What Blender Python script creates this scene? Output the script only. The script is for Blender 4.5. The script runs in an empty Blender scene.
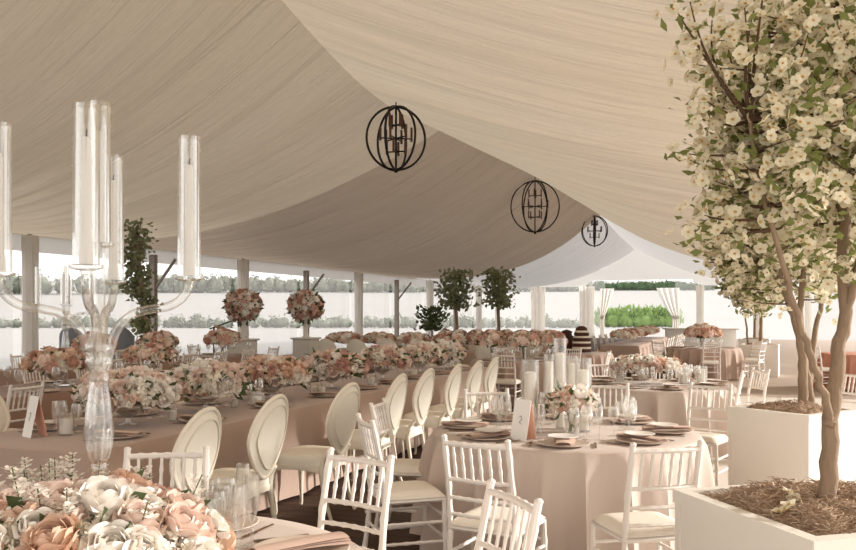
import bpy, math, random
from mathutils import Vector, Matrix, Quaternion, noise
R = random.Random(7)
PI = math.pi
SC = bpy.context.scene
COL = SC.collection
TH = math.radians(20.5); ST, CT = math.sin(TH), math.cos(TH)
CAMH = 1.57
def SL(s, l, z=0.0):                       # tent axes: s along the ridge, l to the left of it
    return Vector((s*ST - l*CT, s*CT + l*ST, z))
def toSL(x, y): return (x*ST + y*CT, -x*CT + y*ST)
def srgb(r, g, b):
    f = lambda c: (c/255/12.92) if c/255 <= .04045 else ((c/255+.055)/1.055)**2.4
    return (f(r), f(g), f(b), 1)

# ------------------------------------------------------------ materials
MATS = {}
def nt(name):
    m = bpy.data.materials.new(name); m.use_nodes = True
    t = m.node_tree; t.nodes.clear()
    o = t.nodes.new('ShaderNodeOutputMaterial')
    return m, t, o
def mat(name, col, rough=.6, metal=0, var=.06, scale=8, bump=0, bscale=30, transl=0, sheen=0, col2=None, stretch=None, spec=.4):
    m, t, o = nt(name); N = t.nodes; L = t.links
    p = N.new('ShaderNodeBsdfPrincipled')
    p.inputs['Roughness'].default_value = rough; p.inputs['Metallic'].default_value = metal
    p.inputs['Specular IOR Level'].default_value = spec
    if sheen: p.inputs['Sheen Weight'].default_value = sheen
    tc = N.new('ShaderNodeTexCoord'); mp = N.new('ShaderNodeMapping')
    L.new(tc.outputs['Object'], mp.inputs['Vector'])
    if stretch: mp.inputs['Scale'].default_value = stretch
    nz = N.new('ShaderNodeTexNoise'); nz.inputs['Scale'].default_value = scale; nz.inputs['Detail'].default_value = 3
    L.new(mp.outputs[0], nz.inputs['Vector'])
    mx = N.new('ShaderNodeMix'); mx.data_type = 'RGBA'
    c2 = col2 if col2 else tuple(max(0, c*(1-var*3)) for c in col[:3])+(1,)
    mx.inputs[6].default_value = col; mx.inputs[7].default_value = c2
    L.new(nz.outputs['Fac'], mx.inputs[0])
    L.new(mx.outputs[2], p.inputs['Base Color'])
    if bump:
        n2 = N.new('ShaderNodeTexNoise'); n2.inputs['Scale'].default_value = bscale; n2.inputs['Detail'].default_value = 4
        L.new(mp.outputs[0], n2.inputs['Vector'])
        b = N.new('ShaderNodeBump'); b.inputs['Strength'].default_value = bump; b.inputs['Distance'].default_value = .02
        L.new(n2.outputs['Fac'], b.inputs['Height']); L.new(b.outputs[0], p.inputs['Normal'])
    if transl:
        tr = N.new('ShaderNodeBsdfTranslucent'); L.new(mx.outputs[2], tr.inputs['Color'])
        ms = N.new('ShaderNodeMixShader'); ms.inputs[0].default_value = transl
        L.new(p.outputs[0], ms.inputs[1]); L.new(tr.outputs[0], ms.inputs[2]); L.new(ms.outputs[0], o.inputs[0])
    else: L.new(p.outputs[0], o.inputs[0])
    MATS[name] = m; return m
def glassy(name, tint=(.97,.97,.96,1), base=.05, edge=.75, rough=.03, haze=0.0, hazecol=(.9,.88,.85,1)):
    m, t, o = nt(name); N = t.nodes; L = t.links
    tr = N.new('ShaderNodeBsdfTransparent'); tr.inputs[0].default_value = tint
    gl = N.new('ShaderNodeBsdfGlossy'); gl.inputs['Roughness'].default_value = rough; gl.inputs[0].default_value = (.95,.94,.93,1)
    lw = N.new('ShaderNodeLayerWeight'); lw.inputs['Blend'].default_value = .35
    mr = N.new('ShaderNodeMapRange'); mr.inputs['To Min'].default_value = base; mr.inputs['To Max'].default_value = edge
    L.new(lw.outputs['Facing'], mr.inputs['Value'])
    ms = N.new('ShaderNodeMixShader'); L.new(mr.outputs[0], ms.inputs[0]); L.new(tr.outputs[0], ms.inputs[1]); L.new(gl.outputs[0], ms.inputs[2])
    out = ms
    if haze:
        d = N.new('ShaderNodeBsdfDiffuse'); d.inputs[0].default_value = hazecol
        t2 = N.new('ShaderNodeBsdfTranslucent'); t2.inputs[0].default_value = hazecol
        a = N.new('ShaderNodeMixShader'); a.inputs[0].default_value = .5; L.new(d.outputs[0], a.inputs[1]); L.new(t2.outputs[0], a.inputs[2])
        b = N.new('ShaderNodeMixShader'); b.inputs[0].default_value = haze; L.new(ms.outputs[0], b.inputs[1]); L.new(a.outputs[0], b.inputs[2]); out = b
    L.new(out.outputs[0], o.inputs[0]); MATS[name] = m; return m

mat('chair_white', srgb(238,230,222), .45, var=.02)
mat('louis_cream', srgb(236,226,208), .55, var=.02, bump=.05)
mat('louis_pad', srgb(240,232,216), .8, var=.02, bump=.1, bscale=200)
mat('cushion', srgb(235,227,214), .8, var=.02, bump=.1, bscale=150)
mat('cloth_taupe', srgb(182,156,140), .85, var=.05, scale=2, bump=.1, bscale=60, sheen=.2)
mat('cloth_blush', srgb(226,208,195), .8, var=.03, scale=2, bump=.1, bscale=60, sheen=.2, transl=.25)
mat('cloth_brown', srgb(160,128,108), .85, var=.05, scale=2, bump=.1, bscale=60, sheen=.2)
mat('cloth_salmon', srgb(198,140,118), .8, var=.04, scale=2)
mat('napkin', srgb(212,184,168), .85, var=.05)
mat('charger', srgb(224,206,190), .35, var=.05)
mat('plate', srgb(240,234,228), .2, var=.01)
mat('cutlery', srgb(150,120,95), .3, metal=.9)
mat('candle', srgb(252,248,242), .5, var=.005, transl=.3)
mat('wick', srgb(60,40,30), .9)
mat('paper', srgb(240,236,230), .9, var=.01)
mat('paper_pink', srgb(222,168,146), .9, var=.03)
mat('ink', srgb(60,50,50), .8)
mat('iron', srgb(34,28,26), .5, metal=.3)
mat('tube_brown', srgb(96,64,48), .6)
mat('pole_dark', srgb(160,150,140), .6)
mat('drape_white', srgb(240,236,230), .9, var=.02, scale=2, transl=.65)
mat('stucco', srgb(222,216,206), .7, var=.03)
mat('planter', srgb(232,226,216), .6, var=.03, scale=2, bump=.08, bscale=12)
mat('mulch', srgb(190,160,134), .95, var=.2, scale=60, bump=.8, bscale=80)
mat('mulch_strand', srgb(214,186,160), .95, var=.2, scale=30)
mat('bark', srgb(164,140,116), .9, var=.15, scale=25, bump=.5, bscale=60, stretch=(1,1,.3))
mat('twig', srgb(96,72,54), .9, var=.1)
mat('leaf', srgb(150,156,92), .5, var=.15, scale=6, transl=.4, col2=srgb(104,114,60))
mat('leaf_dark', srgb(98,110,70), .5, var=.15, scale=6, transl=.25, col2=srgb(66,80,48))
mat('floret', srgb(250,242,226), .8, var=.03, transl=.2)
mat('floret_pink', srgb(226,182,160), .8, var=.05, transl=.2)
mat('ivy', srgb(168,172,134), .6, var=.2, scale=9, transl=.45, col2=srgb(112,120,86))
mat('blossom', srgb(244,236,210), .7, var=.03, transl=.3, scale=3)
mat('stamen', srgb(206,160,80), .8)
mat('rose_ivory', srgb(252,245,236), .75, var=.03, scale=12, transl=.15)
mat('rose_blush', srgb(246,222,208), .75, var=.05, scale=12, transl=.15)
mat('rose_peach', srgb(240,204,178), .75, var=.07, scale=12, transl=.15)
mat('rose_pink', srgb(228,184,168), .75, var=.07, scale=12, transl=.15)
mat('rose_dusk', srgb(200,152,132), .75, var=.08, scale=12, transl=.1)
mat('stem', srgb(88,104,60), .6)
mat('wood', srgb(190,150,112), .6, var=.1, scale=4, stretch=(1,8,1))
mat('grey_metal', srgb(120,112,106), .5, metal=.2)
mat('grey_fabric', srgb(140,144,150), .9)
mat('choc', srgb(92,44,26), .6, var=.3, scale=60, bump=.6, bscale=80)
mat('cream_layer', srgb(236,224,204), .7)
mat('hedge', srgb(70,104,58), .9, var=.25, scale=1.2, col2=srgb(38,62,36))
mat('corn', srgb(156,184,106), .8, var=.2, scale=2, col2=srgb(104,138,66), transl=.2)
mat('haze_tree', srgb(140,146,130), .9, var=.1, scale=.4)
mat('ground', srgb(222,214,200), .95, var=.05, scale=.3)
mat('field', srgb(166,162,160), .95, var=.04, scale=.08, col2=srgb(150,150,146))
mat('vinyl_white', srgb(222,220,217), .6, var=.02, transl=.35)
glassy('glass', base=.05, edge=.8, haze=.04)
glassy('crystal', base=.06, edge=.85, rough=.03, haze=.015)
glassy('acrylic', base=.05, edge=.85, haze=.035)
glassy('vinyl_clear', tint=(.97,.97,.97,1), base=.02, edge=.2, rough=.2, haze=.22, hazecol=(.92,.92,.92,1))
glassy('vinyl_door', tint=(.99,.99,.99,1), base=.01, edge=.1, rough=.2, haze=.03)

def liner_mat(name, c1, c2, transl, bump=.9):
    m, t, o = nt(name); N = t.nodes; L = t.links
    uv = N.new('ShaderNodeUVMap'); mp = N.new('ShaderNodeMapping'); L.new(uv.outputs[0], mp.inputs[0])
    mp.inputs['Scale'].default_value = (2.3, .09, 1)
    n1 = N.new('ShaderNodeTexNoise'); n1.inputs['Scale'].default_value = 1; n1.inputs['Detail'].default_value = 4; n1.inputs['Roughness'].default_value = .6
    L.new(mp.outputs[0], n1.inputs['Vector'])
    m2 = N.new('ShaderNodeMapping'); L.new(uv.outputs[0], m2.inputs[0]); m2.inputs['Scale'].default_value = (.8, .05, 1)
    n2 = N.new('ShaderNodeTexNoise'); n2.inputs['Scale'].default_value = 1; n2.inputs['Detail'].default_value = 2
    L.new(m2.outputs[0], n2.inputs['Vector'])
    ad = N.new('ShaderNodeMath'); ad.operation = 'MULTIPLY_ADD'; ad.inputs[1].default_value = 2.2
    L.new(n2.outputs['Fac'], ad.inputs[0]); L.new(n1.outputs['Fac'], ad.inputs[2])
    b = N.new('ShaderNodeBump'); b.inputs['Strength'].default_value = bump; b.inputs['Distance'].default_value = .30
    L.new(ad.outputs[0], b.inputs['Height'])
    p = N.new('ShaderNodeBsdfPrincipled'); p.inputs['Roughness'].default_value = .85; p.inputs['Specular IOR Level'].default_value = .1
    mx = N.new('ShaderNodeMix'); mx.data_type = 'RGBA'; mx.inputs[6].default_value = c1; mx.inputs[7].default_value = c2
    L.new(n2.outputs['Fac'], mx.inputs[0]); L.new(mx.outputs[2], p.inputs['Base Color']); L.new(b.outputs[0], p.inputs['Normal'])
    tr = N.new('ShaderNodeBsdfTranslucent'); L.new(mx.outputs[2], tr.inputs['Color']); L.new(b.outputs[0], tr.inputs['Normal'])
    ms = N.new('ShaderNodeMixShader'); ms.inputs[0].default_value = transl
    L.new(p.outputs[0], ms.inputs[1]); L.new(tr.outputs[0], ms.inputs[2]); L.new(ms.outputs[0], o.inputs[0])
    MATS[name] = m
liner_mat('liner', srgb(204,191,172), srgb(192,176,154), .25, 1.0)
liner_mat('liner_far_shaded', srgb(194,178,160), srgb(182,164,146), .17, 1.0)  # liner copy for the left second bay, its shade put into a darker colour
liner_mat('roof_white', srgb(226,224,222), srgb(216,214,212), .26, .4)

def floor_mat():
    m, t, o = nt('floor_dark'); N = t.nodes; L = t.links
    tc = N.new('ShaderNodeTexCoord'); mp = N.new('ShaderNodeMapping'); mp.inputs['Rotation'].default_value = (0,0,TH)
    L.new(tc.outputs['Object'], mp.inputs[0])
    br = N.new('ShaderNodeTexBrick'); br.inputs['Scale'].default_value = 1; br.inputs['Brick Width'].default_value = 1.8; br.inputs['Row Height'].default_value = .14
    br.inputs['Color1'].default_value = srgb(66,48,38); br.inputs['Color2'].default_value = srgb(78,58,46); br.inputs['Mortar'].default_value = srgb(40,28,22); br.inputs['Mortar Size'].default_value = .006
    L.new(mp.outputs[0], br.inputs['Vector'])
    p = N.new('ShaderNodeBsdfPrincipled'); p.inputs['Roughness'].default_value = .7; p.inputs['Specular IOR Level'].default_value = .2
    L.new(br.outputs['Color'], p.inputs['Base Color']); L.new(p.outputs[0], o.inputs[0]); MATS['floor_dark'] = m
floor_mat()
mat('floor_white', srgb(232,224,214), .35, var=.02, scale=1)
mat('floor_tan', srgb(172,154,138), .7, var=.05, scale=2)

# ------------------------------------------------------------ mesh builder
class MB:
    def __init__(s): s.v = []; s.f = []; s.uv = None
    def add(s, vs, fs):
        b = len(s.v); s.v.extend([tuple(v) for v in vs]); s.f.extend([tuple(i+b for i in f) for f in fs]); return s
    def box(s, c, d, M=None):
        x, y, z = d[0]/2, d[1]/2, d[2]/2
        vs = [Vector((i*x, j*y, k*z)) for k in (-1,1) for j in (-1,1) for i in (-1,1)]
        if M: vs = [M @ v for v in vs]
        vs = [v+Vector(c) for v in vs]
        return s.add(vs, [(0,2,3,1),(4,5,7,6),(0,1,5,4),(2,6,7,3),(0,4,6,2),(1,3,7,5)])
    def bbox(s, c, d, b=.01, rz=0):            # box with bevelled edges
        x, y, z = d[0]/2, d[1]/2, d[2]/2; b = min(b, x*.9, y*.9, z*.9)
        rings = []
        for (zz, k) in ((-z,b),(-z+b,0),(z-b,0),(z,b)):
            pts = []
            X, Y = x-k, y-k; c2 = b*.7
            pts = [(-X+c2,-Y),(X-c2,-Y),(X,-Y+c2),(X,Y-c2),(X-c2,Y),(-X+c2,Y),(-X,Y-c2),(-X,-Y+c2)]
            rings.append([(p[0],p[1],zz) for p in pts])
        M = Matrix.Rotation(rz, 3, 'Z'); vs = [M@Vector(p)+Vector(c) for r in rings for p in r]
        fs = [(r*8+i, r*8+(i+1)%8, (r+1)*8+(i+1)%8, (r+1)*8+i) for r in range(3) for i in range(8)]
        fs += [tuple(range(7,-1,-1)), tuple(range(24,32))]
        return s.add(vs, fs)
    def tube(s, pts, r, n=8, cap=True, close=False):
        P = [Vector(p) for p in pts]; m = len(P)
        rr = r if isinstance(r, (list, tuple)) else [r]*m
        up = None; vs = []
        for i, p in enumerate(P):
            if close: d = (P[(i+1)%m]-P[i-1])
            else: d = P[min(i+1,m-1)]-P[max(i-1,0)]
            if d.length < 1e-9: d = Vector((0,0,1))
            d.normalize()
            if up is None:
                up = Vector((0,0,1)) if abs(d.z) < .9 else Vector((1,0,0))
            a = d.cross(up)
            if a.length < 1e-6: a = d.orthogonal()
            a.normalize(); b = a.cross(d); up = b
            for k in range(n):
                t = 2*PI*k/n; vs.append(p + a*(rr[i]*math.cos(t)) + b*(rr[i]*math.sin(t)))
        fs = []
        for i in range(m if close else m-1):
            j = (i+1) % m
            for k in range(n): fs.append((i*n+k, i*n+(k+1)%n, j*n+(k+1)%n, j*n+k))
        if cap and not close: fs += [tuple(range(n-1,-1,-1)), tuple((m-1)*n+k for k in range(n))]
        return s.add(vs, fs)
    def lathe(s, prof, n=20, c=(0,0,0), cap=True, M=None):
        vs = []
        for r, z in prof:
            for k in range(n):
                t = 2*PI*k/n; v = Vector((r*math.cos(t), r*math.sin(t), z))
                if M: v = M@v
                vs.append(v+Vector(c))
        m = len(prof); fs = [(i*n+k, i*n+(k+1)%n, (i+1)*n+(k+1)%n, (i+1)*n+k) for i in range(m-1) for k in range(n)]
        if cap:
            if prof[0][0] > 1e-5: fs.append(tuple(range(n-1,-1,-1)))
            if prof[-1][0] > 1e-5: fs.append(tuple((m-1)*n+k for k in range(n)))
        return s.add(vs, fs)
    def ell(s, c, r, n=12, m=8, M=None):
        vs = []; 
        for i in range(m+1):
            a = PI*i/m
            for k in range(n):
                t = 2*PI*k/n; v = Vector((r[0]*math.sin(a)*math.cos(t), r[1]*math.sin(a)*math.sin(t), -r[2]*math.cos(a)))
                if M: v = M@v
                vs.append(v+Vector(c))
        return s.add(vs, [(i*n+k, i*n+(k+1)%n, (i+1)*n+(k+1)%n, (i+1)*n+k) for i in range(m) for k in range(n)])
    def grid(s, fn, nu, nv, thick=None):
        vs = [fn(i/nu, j/nv) for i in range(nu+1) for j in range(nv+1)]
        w = nv+1
        return s.add(vs, [(i*w+j, (i+1)*w+j, (i+1)*w+j+1, i*w+j+1) for i in range(nu) for j in range(nv)])
    def mesh(s, name, m, smooth=True):
        me = bpy.data.meshes.new(name); me.from_pydata(s.v, [], s.f); me.materials.append(MATS[m])
        if smooth: me.polygons.foreach_set('use_smooth', [True]*len(me.polygons))
        me.update(); return me
    def obj(s, name, m, parent=None, smooth=True, loc=None):
        return link(name, s.mesh(name, m, smooth), parent, loc)
def autosmooth(me, ang=40):
    me.set_sharp_from_angle(angle=math.radians(ang)) if hasattr(me, 'set_sharp_from_angle') else None
def link(name, me, parent=None, loc=None):
    if me: autosmooth(me) if not me.get('as') else None; me['as'] = 1
    o = bpy.data.objects.new(name, me); COL.objects.link(o)
    if parent: o.parent = parent
    if loc is not None: o.location = loc
    return o
def tag(o, label=None, cat=None, group=None, kind=None):
    if label: o['label'] = label
    if cat: o['category'] = cat
    if group: o['group'] = group
    if kind: o['kind'] = kind
    return o
def thing(name, label, cat, loc=(0,0,0), rz=0, group=None):
    o = bpy.data.objects.new(name, None); o.empty_display_size = .1; COL.objects.link(o); o.location = loc; o.rotation_euler = (0,0,rz)
    return tag(o, label, cat, group)
def kids(o): return [c for c in COL.objects if c.parent == o]
TREE = {}
def proto_children(root):
    if root.name not in TREE:
        allo = list(COL.objects)
        TREE[root.name] = [(c, [g for g in allo if g.parent == c]) for c in allo if c.parent == root]
    return TREE[root.name]
USED = set()
def place(root, loc, rz, label, group=None, sc=None):
    """first use moves the prototype itself, then copies of it and of its parts"""
    if root.name not in USED:
        proto_children(root); USED.add(root.name); r = root
    else:
        ch = proto_children(root)
        r = root.copy(); COL.objects.link(r)
        for c, gs in ch:
            d = c.copy(); COL.objects.link(d); d.parent = r
            for g in gs:
                e = g.copy(); COL.objects.link(e); e.parent = d
    r.location = loc; r.rotation_euler = (0,0,rz); r['label'] = label
    if sc: r.scale = sc if not isinstance(sc, (int, float)) else (sc,)*3
    else: r.scale = (1,1,1)
    if group: r['group'] = group
    elif 'group' in r: del r['group']
    return r
def single(root, me_obj, loc, rz, label, group=None): pass
def face(dx, dy): return math.atan2(-dx, dy)
ORD = ['nearest','second nearest','third nearest','fourth nearest','fifth nearest','sixth nearest','seventh nearest','eighth nearest','ninth nearest','tenth nearest','eleventh nearest','twelfth nearest']
def onearest(i, n): return 'farthest' if i == n-1 and n > 1 else ORD[i]
def ang_word(a):  # direction from table centre as seen from the camera
    d = math.degrees(a) % 360
    w = ['right','back right','back','back left','left','front left','front','front right']
    return w[int((d+22.5)//45) % 8]

# ------------------------------------------------------------ setting
def ridge_h(s):
    Zs = [(-30,6.2),(0,6.2),(6,6.1),(9.5,5.6),(12.8,4.86),(14.2,4.5),(15.9,4.22),(17.3,4.2),(19.5,4.33),(22.6,4.48),(28,4.76),(35,4.95),(42.2,5.07),(50,4.6),(56.3,4.42),(90,4.4)]
    Z = s*CT + 6.6*ST
    for (a, ha), (b, hb) in zip(Zs, Zs[1:]):
        if Z <= b:
            u = (Z-a)/(b-a); return CAMH + ha+(hb-ha)*u
    return CAMH+4.4
F1, F2, F3 = 18.4, 42.6, 57.6
EH = CAMH+2.0
def lerp(a, b, t): return a+(b-a)*max(0, min(1, t))
def roof_z(s, side, t):
    hr = ridge_h(s) if s < F3 else CAMH+4.4
    hr = sum(ridge_h(s+d) for d in (-.8,-.4,0,.4,.8))/5
    if side > 0: n = lerp(2.0, 2.3, s/F1) if s < F1 else lerp(2.3, 3.0, (s-F1)/(F2-F1))
    else: n = lerp(1.25, 1.5, s/F1) if s < F1 else lerp(1.5, 2.3, (s-F1)/(F2-F1))
    z = hr - (hr-EH)*(1-(1-t)**n)
    # sag of the cloth between the frames
    a, b = (-6, F1) if s < F1 else ((F1, F2) if s < F2 else (F2, F3))
    u = max(0, min(1, (s-a)/(b-a)))
    sag = .42*math.sin(PI*u)**.7 * math.sin(PI*min(1, t*1.05))**1.0 if 0 < t < .95 else 0
    return z - sag
W_L, W_R, LR = 10.1, 11.0, 6.6
def build_liner(name, s0, s1, side, m, nu, nv=40):
    w = W_L if side > 0 else W_R
    mb = MB(); uvs = []
    for i in range(nu+1):
        s = s0+(s1-s0)*i/nu
        for j in range(nv+1):
            t = (j/nv)**1.15
            z = roof_z(s, side, t)
            ph = s*2*PI/.55 + 3*noise.noise((s*.5, t*1.5, side))*1.5
            z += (.035*math.sin(ph)+.06*noise.noise((s*2.6, t*1.2, 5)))*min(1, t*6, (1-t)*8)*(.3 if m == 'roof_white' else 1)
            mb.v.append(tuple(SL(s, LR+side*w*t, z))); uvs.append((s, w*t))
    W = nv+1
    for i in range(nu):
        for j in range(nv):
            f = (i*W+j, (i+1)*W+j, (i+1)*W+j+1, i*W+j+1)
            mb.f.append(f)
    me = mb.mesh(name, m)
    ul = me.uv_layers.new(name='UVMap')
    for lp in me.loops: ul.data[lp.index].uv = uvs[lp.vertex_index]
    me['as'] = 1
    o = link(name, me); return tag(o, kind='structure')
build_liner('ceiling', -6, F1, 1, 'liner', 330)
build_liner('ceiling', F1, F2, 1, 'liner_far_shaded', 280)
build_liner('ceiling', -6, F1, -1, 'liner', 330)
build_liner('ceiling', F1, F2, -1, 'liner', 280)
build_liner('ceiling', F2, F3, 1, 'roof_white', 40)
build_liner('ceiling', F2, F3, -1, 'roof_white', 40)
def quad_prism(name, pts, z0, z1, m, kind='structure', label=None, cat=None):
    n = len(pts); vs = [Vector((p[0],p[1],z0)) for p in pts]+[Vector((p[0],p[1],z1)) for p in pts]
    mb = MB(); mb.add(vs, [tuple(range(n-1,-1,-1)), tuple(range(n,2*n))]+[(i,(i+1)%n,n+(i+1)%n,n+i) for i in range(n)])
    o = mb.obj(name, m, smooth=False); return tag(o, label, cat, kind=kind)
quad_prism('floor', [SL(-10,16.9),SL(-10,-.7+1.4),SL(F3,-.7+1.4),SL(F3,16.9)], -.06, 0, 'floor_dark')
quad_prism('floor', [SL(-10,.7),SL(-10,-7.2),SL(17.2,-7.2),SL(17.2,.7)], -.06, .004, 'floor_white')
quad_prism('floor', [SL(17.2,.7),SL(17.2,-7.2),SL(F3,-7.2),SL(F3,.7)], -.06, 0.0, 'floor_tan')
# gable end wall triangle
def gable():
    mb = MB(); n = 24; pts = []
    for i in range(n+1):
        t = 1-i/n; pts.append((LR+W_L*t, roof_z(F3-.01, 1, t)))
    for i in range(1, n+1):
        t = i/n; pts.append((LR-W_R*t, roof_z(F3-.01, -1, t)))
    vs = []
    for l, z in pts: vs += [SL(F3, l, min(EH+.36 if 2.6 < l < 9.8 else EH-.05, z-.01)), SL(F3, l, z)]
    mb.add(vs, [(2*i,2*i+2,2*i+3,2*i+1) for i in range(len(pts)-1)])
    tag(mb.obj('wall_back', 'vinyl_white', smooth=False), kind='structure')
gable()
LW = 16.7
# left wall: posts every 4.6 m, clear vinyl between, solid valance on top
def s_of(Z, L=LW): return (Z-L*ST)/CT
posts_s = [s_of(Z) for Z in (11.8,16.2,20.6,25.0,29.4,33.8,38.3,42.7,47.1,51.5,55.9,60.3)]
mb = MB(); a, b = SL(-8,LW-.08,EH-.42), SL(F3,LW-.08,EH-.42); mb.add([a,b,b+Vector((0,0,.50)),a+Vector((0,0,.50))],[(0,1,2,3)])
tag(mb.obj('wall_left', 'vinyl_white', smooth=False), kind='structure')
ps = [-3.0, .8]+posts_s
for i, (a, b) in enumerate(zip(ps, ps[1:])):
    A, B = SL(a+.1,LW+.05,.0), SL(b-.1,LW+.05,.0)
    mb = MB()
    n = 10
    for k in range(n+1):
        p = A.lerp(B, k/n)+Vector((0,0,0)); q = Vector((CT,-ST,0))*(.04*math.sin(k*1.7)); mb.v += [tuple(p+q), tuple(p+q+Vector((0,0,EH-.4)))]
    for k in range(n): mb.f.append((2*k,2*k+2,2*k+3,2*k+1))
    tag(mb.obj('window_%d' % (i+1), 'vinyl_clear'), kind='structure')
wi = len(ps)
end_l = [16.7, 13.2, 9.8, 8.6, 4.0, 2.6, -1.5, -4.3]
for i, (a, b) in enumerate(zip(end_l, end_l[1:])):
    m = 'vinyl_door' if (a, b) in ((8.6,4.0),) else 'vinyl_clear'
    A, B = SL(F3+.05,a,.0), SL(F3+.05,b,.0); mb = MB(); h = Vector((0,0,EH-.02 if a > 9.8 or b < 2 else EH+.38)); mb.add([A,B,B+h,A+h],[(0,1,2,3)])
    tag(mb.obj('window_%d' % (wi+i), m, smooth=False), kind='structure')

# ------------------------------------------------------------ tent posts
def brace_post(i, s, lab):
    p = SL(s, LW-.28); t = thing('tent_pole', lab, 'pole', p, -TH, 'tent poles along the far side')
    MB().bbox((0,0,EH/2-.1), (.2,.16,EH-.2), .01).obj('pole', 'pole_dark', t)
    d = MB(); d.tube([(.08,0,EH-1.2),(.8,0,EH-.35)], .045, 6); d.obj('brace', 'pole_dark', t)
    MB().bbox((0,0,.02), (.34,.3,.04), .008).obj('base_plate', 'pole_dark', t)
def drape_col(s, l, w, lab, grp='white fabric wrapped tent columns'):
    p = SL(s, l); t = thing('draped_column', lab, 'column', p, -TH, grp)
    mb = MB()
    def fn(u, v):
        a = 2*PI*u; r = w*.5*(1+.10*math.cos(9*a)+.05*math.cos(14*a+2))*(1-.12*math.sin(PI*v))
        return (r*math.cos(a), r*math.sin(a)*.8, v*(EH-.05))
    mb.grid(fn, 48, 8); mb.obj('drape', 'drape_white', t)
    MB().tube([(0,0,0),(0,0,EH)], .05, 8).obj('pole', 'pole_dark', t)
dark = [i for i in range(len(posts_s)) if i % 2 == 1]
nd = 0; nw = 0
for i, s in enumerate(posts_s):
    if i % 2 == 1:
        brace_post(i, s, 'dark tent pole with diagonal brace on the left side, %s of its kind' % onearest(nd, 6)); nd += 1
    else:
        drape_col(s, LW-.36, .42, 'white fabric wrapped tent column on the left side, %s of its kind' % onearest(nw, 6)); nw += 1
for k, l in enumerate([13.2, 9.8]):
    drape_col(F3-.2, l, 1.0, 'white gathered curtain column at the far end wall, %s' % ('leftmost' if k == 0 else 'second from left'), 'white curtains at the far end wall')
def curtain(l0, l1, lab):
    t = thing('tied_curtain', lab, 'curtain', SL(F3-.25, l0), 0, 'white curtains at the far end wall'); mb = MB(); z1 = EH-.2
    o0 = SL(F3-.25, l0)
    def fn(u, v):
        w = (l1-l0)*(.28+.72*abs(v-.42)**.8*1.5 if v > .42 else .28+.15*(.42-v))
        return SL(F3-.25+.12*math.sin(u*24), l0+w*u, v*z1)-o0
    mb.grid(fn, 40, 14); mb.obj('drape', 'drape_white', t)
    e = [SL(F3-.2, l0+(l1-l0)*.3*u, z1*.42)-o0 for u in (0,.5,1)]
    MB().tube(e, .12, 8).obj('tieback', 'drape_white', t)
curtain(8.9, 7.9, 'white tied-back curtain left of the open far doorway')
curtain(3.7, 5.2, 'white tied-back curtain right of the open far doorway')
for k, l in enumerate([2.4, -1.2, -4.1]):
    drape_col(F3-.2, l, .5, 'white draped column at the far end wall right of the doorway, %s' % ['leftmost','middle','rightmost'][k], 'white draped columns right of the doorway')

# ------------------------------------------------------------ outside
def ground():
    mb = MB()
    xs = [-400+i*20 for i in range(46)]; ys = [-60,-20,0,20,40,60,80,100,115]+[115+15*i for i in range(1,18)]
    def gz(x, y):
        if y < 118: return -.08
        return -.08+ (y-118)*.066 + .6*noise.noise((x*.01, y*.01, 0))*(min(1,(y-118)/60))
    for y in ys:
        for x in xs: mb.v.append((x, y, gz(x, y)))
    W = len(xs)
    mb.f = [(j*W+i, j*W+i+1, (j+1)*W+i+1, (j+1)*W+i) for j in range(len(ys)-1) for i in range(W-1)]
    tag(mb.obj('floor_outside', 'field'), 'pale mown field rising to a hillside beyond the tent', 'field', kind='structure')
    return gz
gz = ground()
def leafblob(mb, c, r, n, ls, rnd):
    for _ in range(n):
        a = rnd.uniform(0,2*PI); zz = rnd.uniform(-1,1); q = math.sqrt(1-zz*zz); k = rnd.uniform(.55,1.05)
        p = Vector((c[0]+r[0]*q*math.cos(a)*k, c[1]+r[1]*q*math.sin(a)*k, c[2]+r[2]*zz*k))
        leaf(mb, p, Vector((rnd.gauss(0,1), rnd.gauss(0,1), rnd.gauss(0,.7))), ls*rnd.uniform(.7,1.3), rnd)
def leaf(mb, p, d, L, rnd, w=.45):
    if d.length < 1e-4: d = Vector((1,0,0))
    d = d.normalized(); s = d.cross(Vector((rnd.gauss(0,1), rnd.gauss(0,1), rnd.gauss(0,1))))
    if s.length < 1e-4: s = d.orthogonal()
    s.normalize(); n = s.cross(d)
    mb.add([p, p+d*L*.5+s*L*w*.5+n*L*.06, p+d*L-n*L*.1, p+d*L*.5-s*L*w*.5+n*L*.06, p+d*L*.5-n*L*.02], [(0,1,4),(1,2,4),(4,2,3),(0,4,3)])
def hedge_row(name, lab, cat, pts, h, w, m, rnd, ls, nper, grp=None):
    mb = MB()
    for (x, y) in pts:
        z = gz(x, y); hh = h*rnd.uniform(.75,1.1)
        if name == 'maize_row':
            mb.ell((x, y, z+hh*.32), (w*.8, w*.5, hh*.3), 8, 5)
            for _ in range(nper*2):
                p = Vector((x+rnd.uniform(-w,w)*.9, y+rnd.uniform(-w,w)*.5, z+rnd.uniform(.1,.75)*hh))
                leaf(mb, p, Vector((rnd.gauss(0,.5), rnd.gauss(0,.4), 1)), ls*rnd.uniform(.6,1.2), rnd, .3)
            continue
        for q in range(4):
            k = rnd.uniform(.55,1); c = (x+rnd.uniform(-.5,.5)*w, y+rnd.uniform(-.3,.3)*w, z+hh*k*.45)
            mb.ell(c, (w*rnd.uniform(.35,.6), w*.4, hh*.4*k), 8, 6)
            leafblob(mb, c, (w*.65, w*.5, hh*.52*k), nper//3, ls, rnd)
    return tag(mb.obj(name, m), lab, cat, grp)
def PX(px, Z): return (px-428)/832*Z
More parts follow.
